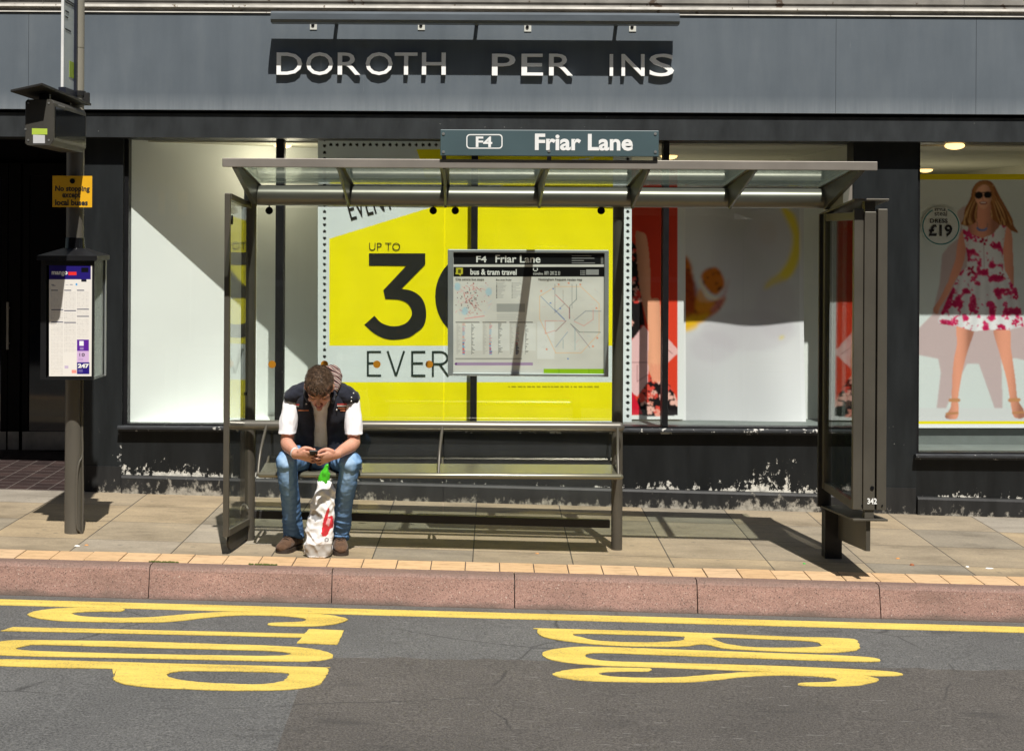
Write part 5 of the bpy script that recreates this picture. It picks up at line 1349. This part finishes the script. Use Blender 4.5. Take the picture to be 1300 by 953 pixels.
for i in (0, 1):
    sx = -1 if i == 0 else 1
    mid = SH[i].lerp(EL[i], .5)
    g.loft([SH[i], mid, EL[i]], [.043, .042, .037], 18, ref=(1, 0, 0))
    fa = EL[i].lerp(WR[i], .3)+V((sx*.006, 0, 0)); fb = EL[i].lerp(WR[i], .65)
    g.loft([EL[i], fa, fb, WR[i]], [.037, .041, .034, (.028, .023)], 18, ref=(0, 0, 1))
    g.loft([HIP[i], KN[i]], [.072, .045], 16); g.loft([KN[i], AN[i]], [.045, .034], 16)
    g.loft([AN[i], V((AN[i].x, AN[i].y-.02, gz(AN[i].x)+.05)), TOE[i]+V((0, .06, gz(TOE[i].x)+.04))], [.034, .024, .020], 14)
hand(g, WR[0]+V((.006, -.008, -.003)), (PH+V((-.018, .02, -.016))-WR[0]), V((.25, .8, .5)), -1)
hand(g, WR[1]+V((-.006, -.008, -.003)), (PH+V((.028, .0, -.030))-WR[1]), V((-.25, .8, .5)), 1)
BODY = remesh(g, 0.0030, 3, 0.5).build('body', M_SKIN, PE, smooth=True)
# eyebrows, eyelids and lips
g = G()
for sgn in (-1, 1): g.loft([hp(.030, .0885, sgn*.014), hp(.036, .087, sgn*.034), hp(.028, .071, sgn*.055)], [(.002, .0045), (.0025, .005), (.002, .003)], 10, ref=F_)
HAIR_M = m_cloth('brown_hair', (0.035, 0.020, 0.011), (0.125, 0.072, 0.038), 40, 0.6, 0.5, (1, 1, 1))
g.build('eyebrows', HAIR_M, BODY, smooth=True)
g = G()
for sgn in (-1, 1): g.loft([hp(.006, .0835, sgn*.020), hp(.0035, .086, sgn*.031), hp(.006, .080, sgn*.043)], [.0012, .0016, .0012], 8, ref=F_)
g.build('eyelashes', HAIR_M, BODY, smooth=True)
g = G()
g.loft([hp(-.058, .082, -.021), hp(-.055, .0955, 0), hp(-.058, .082, .021)], [.0035, .0055, .0035], 8, ref=F_)
g.loft([hp(-.067, .079, -.018), hp(-.068, .091, 0), hp(-.067, .079, .018)], [.004, .006, .004], 8, ref=F_)
g.build('lips', paint('lip', (0.36, 0.10, 0.085), 0.45), BODY, smooth=True)
# hair: cap of short tufts
g = G()
def ell_g(c, ra, rf, ru, n=24):
    e = G(); e.ball((0, 0, 0), 1, n)
    e.v = [c+A_*(p.x*ra)+F_*(p.y*rf)+U_*(p.z*ru) for p in e.v]
    return e
g = merge([ell_g(hp(.046, -.014), .078, .100, .078), ell_g(hp(.005, -.048), .074, .060, .084), ell_g(hp(.074, .036), .054, .052, .040)])
hr = remesh(g, 0.005, 3, 0.5, disp=lambda p, n: 0.005*(noise.noise(p*38)+0.6*noise.noise(p*95))+0.002)
HO = hr.build('hair', HAIR_M, BODY, smooth=True)
bvh = BVHTree.FromPolygons(hr.v, hr.f)
hg = G(); rr = random.Random(4)
hv = hr.v
for _ in range(4200):
    f = rr.choice(hr.f); p = sum((hr.v[i] for i in f), V())/len(f)
    d = (p-hp(.03, -.02)).normalized()
    if (p-HC).dot(U_) < -.05: continue
    fw = (F_*0.9-d*(F_.dot(d))*.6+V((rr.uniform(-.3, .3), rr.uniform(-.3, .3), rr.uniform(-.2, .3)))+d*0.30).normalized()
    L = rr.uniform(.010, .018); sd = fw.cross(d)
    if sd.length < .1: continue
    sd.normalize(); w = rr.uniform(.0009, .0018)
    a = p-d*.003; b = p+fw*L*.55+d*.004; c = p+fw*L+d*rr.uniform(-.002, .005)
    hg.add([a-sd*w, a+sd*w, b+sd*w*.8, b-sd*w*.8, c, b+d*w, a+d*w], [(0, 1, 2, 3), (3, 2, 4), (0, 3, 5, 6), (3, 4, 5), (1, 6, 5, 2), (2, 5, 4)])
hg.build('hair_strands', HAIR_M, HO)
# T-shirt
def folds(amp, f, ax=(1, 1, 1)):
    def d(p, n): q = V((p.x*ax[0], p.y*ax[1], p.z*ax[2])); return amp*(noise.noise(q*f)+0.5*noise.noise(q*f*2.3))
    return d
g = G()
g.loft([p for p, r in TOR], [(r[0]+.010, r[1]+.010) for p, r in TOR], 28, cap='flat')
g.loft([SH[0], V((-.832, 9.70, .972)), SH[1]], [.052, .076, .052], 16, ref=(0, 1, 0))
for i in (0, 1):
    sx = -1 if i == 0 else 1
    e = SH[i].lerp(EL[i], .80)+V((sx*.004, -.004, 0))
    g.loft([SH[i]+V((-sx*.03, 0, .01)), SH[i]+V((sx*.004, 0, -.012)), SH[i].lerp(EL[i], .45)+V((sx*.008, -.004, 0)), e], [.048, .051, .053, .053], 20, ref=(1, 0, 0), cap='flat')
    g.loft([e+V((0, 0, .006)), e+V((0, 0, -.004))], [.0552, .0552], 20, ref=(1, 0, 0), cap='flat', sub=1)
remesh(g, 0.0055, 2, 0.5, disp=folds(.006, 20, (1.3, 1, .55))).build('t_shirt', M_TEE, PE, smooth=True)
g = G(); g.loft([V((-.905, 9.60, .985)), V((-.87, 9.578, .945)), V((-.832, 9.572, .925)), V((-.795, 9.578, .945)), V((-.76, 9.60, .985))], [.008]*5, 10)
# vest
rings = [((-.84, 9.955, .500), (.215, .190), .34), ((-.843, 9.94, .58), (.190, .185), .30), ((-.843, 9.91, .66), (.170, .162), .27), ((-.838, 9.86, .78), (.170, .148), .24), ((-.834, 9.775, .885), (.178, .146), .22), ((-.832, 9.712, .962), (.176, .120), .27), ((-.832, 9.685, 1.005), (.140, .092), .48), ((-.832, 9.665, 1.035), (.098, .080), .62), ((-.832, 9.650, 1.062), (.090, .076), .72)]
g = G(); nT = 56
def ringpt(i, th):
    c, r, gap = rings[i]; c = V(c)
    nx = V(rings[min(i+1, len(rings)-1)][0])-V(rings[max(i-1, 0)][0]); t = nx.normalized()
    side = V((1, 0, 0)); up = t.cross(side).normalized()      # up points backwards
    if up.y < 0: up = -up
    # th from 0 at the front opening, all round
    a = -math.pi/2+th
    return c+side*(r[0]*math.cos(a))+up*(r[1]*math.sin(a))
fine = []
NR = 6
for i in range(len(rings)-1):
    for k in range(NR):
        t = k/NR; row = []
        g0 = rings[i][2]*(1-t)+rings[i+1][2]*t
        for j in range(nT+1):
            th = g0+(2*math.pi-2*g0)*j/nT
            row.append(ringpt(i, th).lerp(ringpt(i+1, th), t))
        fine.append(row)
g0 = rings[-1][2]; fine.append([ringpt(len(rings)-1, g0+(2*math.pi-2*g0)*j/nT) for j in range(nT+1)])
vs = []; nrow = len(fine)
cen = [sum(r, V())/len(r) for r in fine]
for ri, r in enumerate(fine):
    for j, p in enumerate(r):
        n = (p-cen[ri]).normalized()
        q = p+n*(0.008*noise.noise(V((p.x*16, p.y*16, p.z*9)))+0.004*noise.noise(p*38)+0.004*abs(math.sin(ri*0.42)))
        vs.append(q)
W_ = nT+1
fs = [(i*W_+j, i*W_+j+1, (i+1)*W_+j+1, (i+1)*W_+j) for i in range(nrow-1) for j in range(nT)]
th_ = 0.014
inn = []
for ri, r in enumerate(fine):
    for j, p in enumerate(r):
        q = vs[ri*W_+j]; inn.append(q-(q-cen[ri]).normalized()*th_)
n0 = len(vs)
fs += [(n0+i*W_+j, n0+(i+1)*W_+j, n0+(i+1)*W_+j+1, n0+i*W_+j+1) for i in range(nrow-1) for j in range(nT)]
for i in range(nrow-1):
    fs.append((i*W_, (i+1)*W_, n0+(i+1)*W_, n0+i*W_)); fs.append((i*W_+nT, n0+i*W_+nT, n0+(i+1)*W_+nT, (i+1)*W_+nT))
for j in range(nT):
    fs.append((j, n0+j, n0+j+1, j+1)); e = (nrow-1)*W_
    fs.append((e+j, e+j+1, n0+e+j+1, n0+e+j))
vg = G(); vg.add(vs+inn, fs)
# shoulder caps
VE = vg.build('vest', M_VEST, PE, smooth=True)
g = G()
for i in (0, 1):
    sx = -1 if i == 0 else 1
    g.loft([V((-.832+sx*.06, 9.712, 1.0)), SH[i]+V((-sx*.060, -.004, .030)), SH[i]+V((-sx*.010, -.004, .012)), SH[i]+V((sx*.022, -.002, .004))], [(.060, .080), (.060, .088), (.058, .086), (.040, .070)], 18, ref=(0, 0, 1))
yk = remesh(g, 0.006, 3, .5, disp=folds(.006, 22)); yk.build('vest_yoke', M_VEST, VE, smooth=True)
# striped knitted hood bunched behind the neck
def m_knit():
    m, nt, b = nodes('striped_knit')
    w = N(nt, 'ShaderNodeTexWave', Scale=13.0, Distortion=3.5, Detail=2.0); w.bands_direction = 'DIAGONAL'
    v = coords(nt, (1, 0.6, 1.6)); nt.links.new(v, w.inputs['Vector'])
    r = ramp(nt, w.outputs['Fac'], [(0.0, (0.012, 0.012, 0.016)), (0.30, (0.012, 0.012, 0.016)), (0.36, (0.45, 0.05, 0.03)), (0.5, (0.42, 0.05, 0.03)), (0.56, (0.70, 0.66, 0.56)), (0.74, (0.70, 0.66, 0.56)), (0.8, (0.02, 0.02, 0.025)), (1.0, (0.02, 0.02, 0.025))])
    r.color_ramp.interpolation = 'CONSTANT'
    nt.links.new(r.outputs['Color'], b.inputs['Base Color']); b.inputs['Roughness'].default_value = 0.95
    bump(nt, b, noise_n(nt, coords(nt), 120, 3), 0.5, 0.004)
    return m
g = G()
g.loft([V((-.905, 9.66, 1.01)), V((-.885, 9.72, 1.055)), V((-.83, 9.755, 1.085)), V((-.775, 9.735, 1.105)), V((-.748, 9.68, 1.085)), V((-.742, 9.62, 1.02))], [.026, .036, .045, .050, .044, .026], 18, ref=(0, 1, 0))
g.ball((-.768, 9.70, 1.115), (.048, .045, .042), 16)
remesh(g, 0.005, 3, .5, disp=folds(.008, 24)).build('hood', m_knit(), VE, smooth=True)
g = G()
g.loft([V((-.905, 9.605, .955)), V((-.918, 9.64, 1.0)), V((-.905, 9.70, 1.04)), V((-.86, 9.745, 1.065))], [(.014, .035), (.015, .04), (.015, .04), (.014, .035)], 12, ref=(1, 0, 0))
g.loft([V((-.758, 9.605, .950)), V((-.745, 9.64, 1.0)), V((-.755, 9.70, 1.04)), V((-.80, 9.745, 1.065))], [(.014, .035), (.015, .04), (.015, .04), (.014, .035)], 12, ref=(1, 0, 0))
remesh(g, .005, 2, .5, disp=folds(.004, 30)).build('collar', M_VEST, VE, smooth=True)
# tail of the vest on the bench behind him, at his left side
g = G(); g.loft([V((-.70, 9.86, .66)), V((-.665, 9.85, .60)), V((-.635, 9.84, .555)), V((-.612, 9.85, .525))], [(.03, .09), (.035, .10), (.030, .09), (.016, .06)], 16, ref=(1, 0, 0))
remesh(g, .006, 2, .5, disp=folds(.008, 20)).build('vest_tail', M_VEST, VE, smooth=True)
allv = merge([vg, yk]); bv = BVHTree.FromPolygons(allv.v, allv.f)
def on_vest(px, py):
    o = V((0, 0, H)); d = (at(px, py, 10.0)-o).normalized()
    hit = bv.ray_cast(o, d)
    return hit[0], hit[1]
def patch(px0, px1, py, hgt, mat, name):
    gg = G(); top = []; bot = []
    for k in range(5):
        px = px0+(px1-px0)*k/4
        for lst, y in ((top, py), (bot, py+hgt)):
            h_, n_ = on_vest(px, y)
            if h_ is None: return
            lst.append(h_+V((0, -.003, .0)))
    P = top+bot; B = [p+V((0, .006, 0)) for p in P]
    gg.add(P+B, [(i, i+1, 5+i+1, 5+i) for i in range(4)]+[(10+i, 10+5+i, 10+5+i+1, 10+i+1) for i in range(4)]+[(i, 10+i, 11+i, i+1) for i in range(4)]+[(5+i, 6+i, 16+i, 15+i) for i in range(4)]+[(0, 5, 15, 10), (4, 14, 19, 9)])
    gg.build(name, mat, VE)
mr, mw, mo = paint('red_trim', (0.42, 0.035, 0.03), 0.8), paint('cream_trim', (0.62, 0.58, 0.52), 0.8), paint('orange_trim', (0.42, 0.13, 0.05), 0.8)
for px0, px1, py, hh, mt in ((428, 440.5, 512.2, 1.6, mr), (428, 440, 514.2, 1.5, mw), (429, 440.2, 517.2, 1.7, mo), (432, 439.5, 520.3, 1.6, mo), (375.5, 380, 512.8, 1.5, mr), (375.5, 379.5, 514.8, 1.4, mw), (378, 392, 520.2, 1.3, mo)): patch(px0, px1, py, hh, mt, 'trim_stripe')
for px, py in ((448.8, 499), (446.3, 504.5), (446.0, 509), (427, 500.5), (390, 481), (388.3, 484.5), (387, 488), (389, 512.5), (427.4, 520)):
    h_, n_ = on_vest(px, py)
    if h_: g = G(); g.ball(h_+V((0, -.002, 0)), (.0052, .004, .0052), 10); g.build('popper', paint('popper_metal', (0.62, 0.62, 0.60), 0.3, 0.6), VE, smooth=True)
# jeans
g = G()
g.loft([V((-.845, 9.98, .60)), V((-.845, 9.92, .585)), V((-.845, 9.86, .575))], [(.185, .105), (.19, .105), (.165, .09)], 24, ref=(1, 0, 0))
for i in (0, 1):
    sx = -1 if i == 0 else 1
    m1_ = HIP[i].lerp(KN[i], .5)+V((0, 0, .006))
    g.loft([HIP[i], m1_, KN[i]+V((0, .03, .004)), KN[i]], [.094, .080, .066, .061], 22, ref=(1, 0, 0))
    k = KN[i]; a = AN[i]
    g.loft([k+V((0, .01, .012)), k.lerp(a, .22)+V((sx*.0, -.012, 0)), k.lerp(a, .5)+V((-sx*.004, -.006, 0)), k.lerp(a, .8), a+V((0, -.005, .01)), a+V((0, -.012, -.028))], [(.060, .063), (.057, .062), (.055, .062), (.053, .060), (.057, .064), (.061, .071)], 22, ref=(1, 0, 0), cap='flat')
def denim_fold(p, n):
    z = (p.z-gz(p.x))
    lo = max(0.0, 1-abs(z-.16)/.14); hi = max(0.0, 1-abs(z-.56)/.12)
    q = V((p.x*9, p.y*9, p.z*34)); q2 = V((p.x*14, p.y*14, p.z*8))
    rg = 1-2*abs(noise.noise(q)); rg2 = 1-2*abs(noise.noise(V((p.x*12+p.z*10, p.y*14, p.z*16-p.x*8))))
    return lo*.009*rg+hi*.007*noise.noise(V((p.x*22, p.y*22, p.z*30)))+.0026*rg2+.003*noise.noise(q2)+.002*noise.noise(p*50)
jg = remesh(g, 0.006, 2, .5, disp=denim_fold)
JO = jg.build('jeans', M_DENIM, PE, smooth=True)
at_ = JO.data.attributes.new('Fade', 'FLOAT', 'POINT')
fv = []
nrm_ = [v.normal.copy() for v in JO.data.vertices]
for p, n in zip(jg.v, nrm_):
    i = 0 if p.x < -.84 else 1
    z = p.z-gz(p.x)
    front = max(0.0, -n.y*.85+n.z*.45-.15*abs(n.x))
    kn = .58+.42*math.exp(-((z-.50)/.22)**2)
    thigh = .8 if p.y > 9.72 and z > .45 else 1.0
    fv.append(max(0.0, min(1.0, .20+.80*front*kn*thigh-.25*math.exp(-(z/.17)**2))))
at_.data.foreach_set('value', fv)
# shoes
for i in (0, 1):
    a, t = AN[i], TOE[i]; z0 = gz(a.x)
    d = V((t.x-a.x, t.y-a.y, 0)).normalized(); s_ = V((-d.y, d.x, 0))
    heel = V((a.x, a.y, 0))-d*.070; L_ = (t-heel).length if False else V((t.x-heel.x, t.y-heel.y)).length
    def sp(f, h, w=0): return heel+d*(L_*f)+s_*w+V((0, 0, z0+h))
    g = G()
    g.loft([sp(.06, .050), sp(.25, .056), sp(.5, .054), sp(.75, .042), sp(.93, .036)], [(.034, .040), (.038, .046), (.042, .043), (.046, .031), (.036, .024)], 20, ref=s_)
    g.loft([sp(.28, .05), sp(.26, .10), sp(.25, .145)], [(.038, .052), (.039, .05), (.043, .053)], 20, ref=s_, cap='flat')
    sh_ = remesh(g, .005, 3, .5, disp=folds(.003, 40)); so = sh_.build('shoe', M_SHOE, PE, smooth=True)
    out = []
    for f, w_ in ((0, .018), (.04, .031), (.2, .038), (.45, .039), (.7, .049), (.88, .045), (.97, .028), (1.0, .0)): out.append((f, w_))
    pts = [(sp(f, 0, w_).x, sp(f, 0, w_).y) for f, w_ in out]+[(sp(f, 0, -w_).x, sp(f, 0, -w_).y) for f, w_ in reversed(out[:-1])]
    g = G(); g.prism(crom(pts, 3), 'z', z0+.001, z0+.026); g.build('sole', M_SOLE, so)
    g = G()
    for k in range(5):
        f = .44+.062*k; h = .122-.009*k
        g.loft([sp(f, h-.022, -.03), sp(f+.02, h-.006, -.010), sp(f+.02, h-.006, .010), sp(f, h-.022, .03)], [.0032]*4, 6)
    g.build('laces', paint('lace', (0.03, 0.018, 0.012), 0.8), so, smooth=True)
# pale wristband
w0 = WR[0].lerp(EL[0], .09); dd = (EL[0]-WR[0]).normalized()
g = G(); g.loft([w0-dd*.006, w0+dd*.006], [(.0345, .0295)]*2, 20, ref=(0, 0, 1), cap='flat', sub=1); g.build('wristband', paint('band_white', (0.72, 0.74, 0.72), 0.5), PE, smooth=False)
# phone
pm = Matrix.Translation(PH) @ Matrix.Rotation(math.radians(60), 4, 'X')
def pbox(x0, x1, y0, y1, z0, z1): 
    gg = G(); gg.box(x0, x1, y0, y1, z0, z1); gg.v = [pm @ p for p in gg.v]; return gg
m_ph = paint('phone_black', (0.006, 0.006, 0.007), 0.45, spec=0.3)
PO = pbox(-.024, .024, -.008, .004, -.05, .052).build('phone', m_ph, bevel=.003, loc=PH)
props(PO, 'small black mobile phone held in both hands of the seated man', 'phone')
pbox(-.019, .019, .0045, .0055, -.01, .045).build('screen', paint('phone_glass', (0.01, 0.012, 0.014), 0.06), PO)
g = G()
for r_ in range(4):
    for c_ in range(3): g = merge([g, pbox(-.019+c_*.0135, -.008+c_*.0135, .0045, .006, -.046+r_*.0085, -.040+r_*.0085)])
g.build('keypad', paint('phone_keys', (0.05, 0.05, 0.05), 0.4), PO)

# ================================================================== CARRIER BAG
zb = gz(-.84)
B = [((-.840, 9.63, zb+.004), (.074, .058)), ((-.840, 9.63, zb+.05), (.084, .062)), ((-.834, 9.63, zb+.13), (.083, .058)), ((-.825, 9.62, zb+.23), (.079, .05)), ((-.810, 9.60, zb+.32), (.068, .040)), ((-.798, 9.60, zb+.395), (.062, .030)), ((-.784, 9.603, zb+.435), (.058, .024)), ((-.772, 9.604, zb+.452), (.040, .018))]
g = G(); g.loft([p for p, r in B], [r for p, r in B], 36, ref=(1, 0, 0), cap='flat', sub=6)
def crink(p, n):
    q = V((p.x*20+p.z*9, p.y*20, p.z*15))
    a = noise.noise(q); b2 = noise.noise(V((p.x*44, p.y*44, p.z*30)))
    c3_ = abs(noise.noise(V((p.x*13-p.z*13, p.y*12, p.z*9+p.x*9))))
    return -.016*abs(a)+.004*b2-.014*c3_+.006
bg = remesh(g, .0042, 1, .4, disp=crink)
BGO = thing('carrier_bag', 'white plastic carrier bag with red print standing between the feet of the seated man', 'bag', (-.835, 9.60, zb))
bo = bg.build('bag_body', vcol('bag_plastic', 0.32, 0.5), BGO, smooth=True)
ca = bo.data.color_attributes.new('Col', 'FLOAT_COLOR', 'POINT')
def c7(*q): return [(250+x/3.971, 480+y/3.971) for x, y in q]
def inpoly(x, y, pts):
    r = False; n = len(pts)
    for i in range(n):
        x0, y0 = pts[i]; x1, y1 = pts[(i+1) % n]
        if (y0 > y) != (y1 > y) and x < (x1-x0)*(y-y0)/(y1-y0)+x0: r = not r
    return r
def ap(pts): return [(at(x, y, 9.56).x, at(x, y, 9.56).z) for x, y in pts]
red = ap(crom(c7((662, 652), (668, 668), (660, 700), (682, 698), (684, 755), (668, 765), (655, 796), (628, 795), (632, 740), (645, 690)), 3))
gray = ap(crom(c7((580, 672), (600, 668), (620, 680), (634, 692), (626, 712), (606, 716), (596, 726), (588, 714), (574, 708)), 3))
low = ap(c7((540, 842), (700, 838), (700, 900), (540, 900)))
wh = ap(c7((648, 735), (660, 705), (672, 712), (664, 752)))
ring_c = at(*c7((652, 818))[0], 9.56)
cols = []
for p in bg.v:
    c = (0.80, 0.81, 0.82)
    if p.y < 9.625:
        if inpoly(p.x, p.z, low): c = (0.36, 0.34, 0.31)
        if inpoly(p.x, p.z, gray): c = (0.30, 0.30, 0.31)
        if inpoly(p.x, p.z, red): c = (0.62, 0.03, 0.045)
        if inpoly(p.x, p.z, wh): c = (0.75, 0.40, 0.42)
        rd = math.hypot(p.x-ring_c.x, p.z-ring_c.z)
        if .007 < rd < .0125: c = (0.2, 0.2, 0.21)
        if abs(p.x-(ring_c.x+.035)) < .018 and abs((p.z-ring_c.z) % .012-.006) < .002 and abs(p.z-ring_c.z) < .016: c = (0.45, 0.45, 0.46)
    cols += [*c, 1]
ca.data.foreach_set('color', cols)
g = G(); g.loft([(-.802, 9.60, zb+.40), (-.806, 9.598, zb+.46), (-.800, 9.595, zb+.505), (-.792, 9.595, zb+.525), (-.789, 9.597, zb+.548)], [(.030, .014), (.034, .016), (.030, .013), (.017, .009), (.008, .005)], 18, ref=(1, 0, 0))
props(remesh(g, .004, 1, .4, disp=folds(.009, 30, (1.2, 1, .6))).build('green_packet', paint('green_plastic', (0.06, 0.42, 0.02), 0.3, var=0.35, vscale=30), smooth=True, loc=(-.80, 9.60, zb+.40)), 'crumpled bright green plastic packet sticking out of the carrier bag', 'packet')

# ================================================================== LITTER
M_SCR = paint('paper_white', (0.72, 0.72, 0.70), 0.7); M_BUT = paint('filter_orange', (0.55, 0.25, 0.08), 0.8)
rr = random.Random(8)
def scrap(px, py, w, d, h, dz, mat, lab, cat='litter', group='scraps of litter on the ground', name='paper_scrap'):
    p = gr(px, py, dz); g = G()
    an = rr.uniform(-.4, .4); pts = [(w*math.cos(t)*rr.uniform(.75, 1.15), d*math.sin(t)*rr.uniform(.75, 1.15)) for t in [k*math.pi/4 for k in range(8)]]
    pts = [(p.x+a*math.cos(an)-b_*math.sin(an), p.y+a*math.sin(an)+b_*math.cos(an)) for a, b_ in pts]
    g.add([(x, y, gz(x, dz+.001)) for x, y in pts]+[(p.x+(x-p.x)*.75, p.y+(y-p.y)*.75, gz(x, dz)+h*rr.uniform(.5, 1)) for x, y in pts], [tuple(reversed(range(8)))]+[(i, (i+1) % 8, (i+1) % 8+8, i+8) for i in range(8)]+[tuple(range(8, 16))])
    props(g.build(name, mat, loc=p), lab, cat, group)
scrap(434.5, 763.5, .018, .016, .018, -.18, M_SCR, 'white scrap of paper on the road at the foot of the kerb')
scrap(578.5, 633.5, .05, .018, .006, 0, M_SCR, 'flat white scrap of paper at the foot of the shop wall behind the shelter')
scrap(612, 635.5, .016, .012, .008, 0, M_BUT, 'orange scrap of litter at the foot of the shop wall', name='litter_scrap')
scrap(899, 644.8, .04, .012, .005, 0, M_SCR, 'white scrap of paper by the shop wall right of the bench')
scrap(1228, 719.5, .014, .01, .008, 0, M_SCR, 'smaller white scrap lying on the pavement at the right near the buff blocks')
scrap(1256, 721.5, .03, .011, .006, 0, M_SCR, 'long white scrap lying on the pavement at the far right near the buff blocks')
scrap(1158, 717.5, .014, .012, .012, 0, paint('rust_brown', (0.30, 0.10, 0.04), 0.8), 'rusty brown dead leaf on the pavement right of the display case', name='leaf')
scrap(1140, 709, .014, .010, .008, 0, M_BUT, 'orange cigarette end on the pavement just right of the display case', name='cigarette_end')
scrap(1021, 715.5, .010, .008, .006, 0, paint('green_speck', (0.03, 0.42, 0.05), 0.6), 'tiny bright green scrap on the pavement left of the display case', name='litter_scrap')
scrap(682, 702.5, .012, .010, .007, 0, M_BUT, 'orange scrap of litter on the pavement in front of the bench', name='litter_scrap')
scrap(98, 693, .02, .012, .007, 0, M_SCR, 'white scrap of paper on the pavement below the bus stop pole')
scrap(110, 692, .014, .008, .007, 0, M_BUT, 'orange cigarette end beside the white scrap below the bus stop pole', name='cigarette_end')
# moss in the joint between blocks and kerb
def moss(px0, px1, py, lab):
    p = gr((px0+px1)/2, py, 0); g = G()
    for _ in range(90):
        q = gr(rr.uniform(px0, px1), py, 0); x, y = q.x, 9.339+rr.uniform(-.006, .010); r = rr.uniform(.003, .008)
        g.ball((x, y, gz(x)+.002), (r, r, r*.8), 6)
    props(g.build('moss', paint('moss_green', (0.07, 0.085, 0.015), 0.95), smooth=True, loc=(p.x, 9.34, gz(p.x))), lab, 'moss', kind='stuff')
moss(188, 226, 714, 'short strip of moss along the kerb joint left of the shelter')
moss(317, 352, 716, 'strip of moss along the kerb joint below the man\'s feet')

# ================================================================== THE OTHER SIDE OF THE STREET (seen only as a reflection)
g = G(); g.sbox(-40, 40, -6.2, -3.2, -0.3, -0.04); props(g.build('pavement', M_PAVE), kind='structure')
OB = thing('terrace_building', 'long brown brick terrace with dark windows across the road from the shop', 'building', (0, -6.2, 0))
g = G(); g.box(-40, 40, -9, -6.2, -1.5, 15.5); g.build('wall', paint('brown_brick', (0.13, 0.085, 0.06), 0.9, var=0.25, vscale=3), OB)
for k in range(-8, 9):
    for z_ in (1.2, 4.2, 7.2):
        if k in (-8, 8): continue
        g = G(); g.box(k*3.4-.6, k*3.4+.6, -6.19, -6.16, z_, z_+1.7); wn = g.build('window', M_DGL, OB)
        g = G(); g.box(k*3.4-.7, k*3.4+.7, -6.19, -6.12, z_-.1, z_-.003); g.build('window_sill', M_WALLUP, wn)
# ================================================================== LIGHT, SKY, CAMERA
w = bpy.data.worlds.new('World'); SC.world = w; w.use_nodes = True
nt = w.node_tree; bg_ = nt.nodes['Background']
sk_ = nt.nodes.new('ShaderNodeTexSky'); sk_.sky_type = 'NISHITA'; sk_.sun_disc = False
EL_, AZ_ = math.radians(58), math.radians(10.5)
sk_.sun_elevation = EL_; sk_.sun_rotation = math.radians(169.5); sk_.air_density = 1.0; sk_.dust_density = 1.0
nt.links.new(sk_.outputs['Color'], bg_.inputs['Color']); bg_.inputs['Strength'].default_value = 0.05
sl = bpy.data.lights.new('sun', 'SUN'); sl.energy = 5.0; sl.angle = math.radians(0.5); sl.color = (1.0, 0.965, 0.90)
so_ = bpy.data.objects.new('sun', sl); COL.objects.link(so_)
dirv = V((-math.sin(AZ_)*math.cos(EL_), math.cos(AZ_)*math.cos(EL_), -math.sin(EL_)))
so_.rotation_euler = dirv.to_track_quat('-Z', 'Y').to_euler(); so_.location = (2, -8, 14)
cam = bpy.data.cameras.new('camera'); co = bpy.data.objects.new('camera', cam); COL.objects.link(co)
cam.sensor_fit = 'HORIZONTAL'; cam.sensor_width = 36; cam.lens = F/1300*36
cam.shift_x = 65/1300; cam.shift_y = -176.5/1300; cam.clip_end = 2000; cam.clip_start = 0.1
r = ROLL
co.matrix_world = Matrix(((math.cos(r), -math.sin(r), 0, 0), (0, 0, -1, 0), (math.sin(r), math.cos(r), 0, H), (0, 0, 0, 1)))
SC.camera = co
vs_ = SC.view_settings; vs_.view_transform = 'Standard'; vs_.look = 'None'; vs_.gamma = 1; vs_.use_curve_mapping = False; vs_.exposure = 0.33
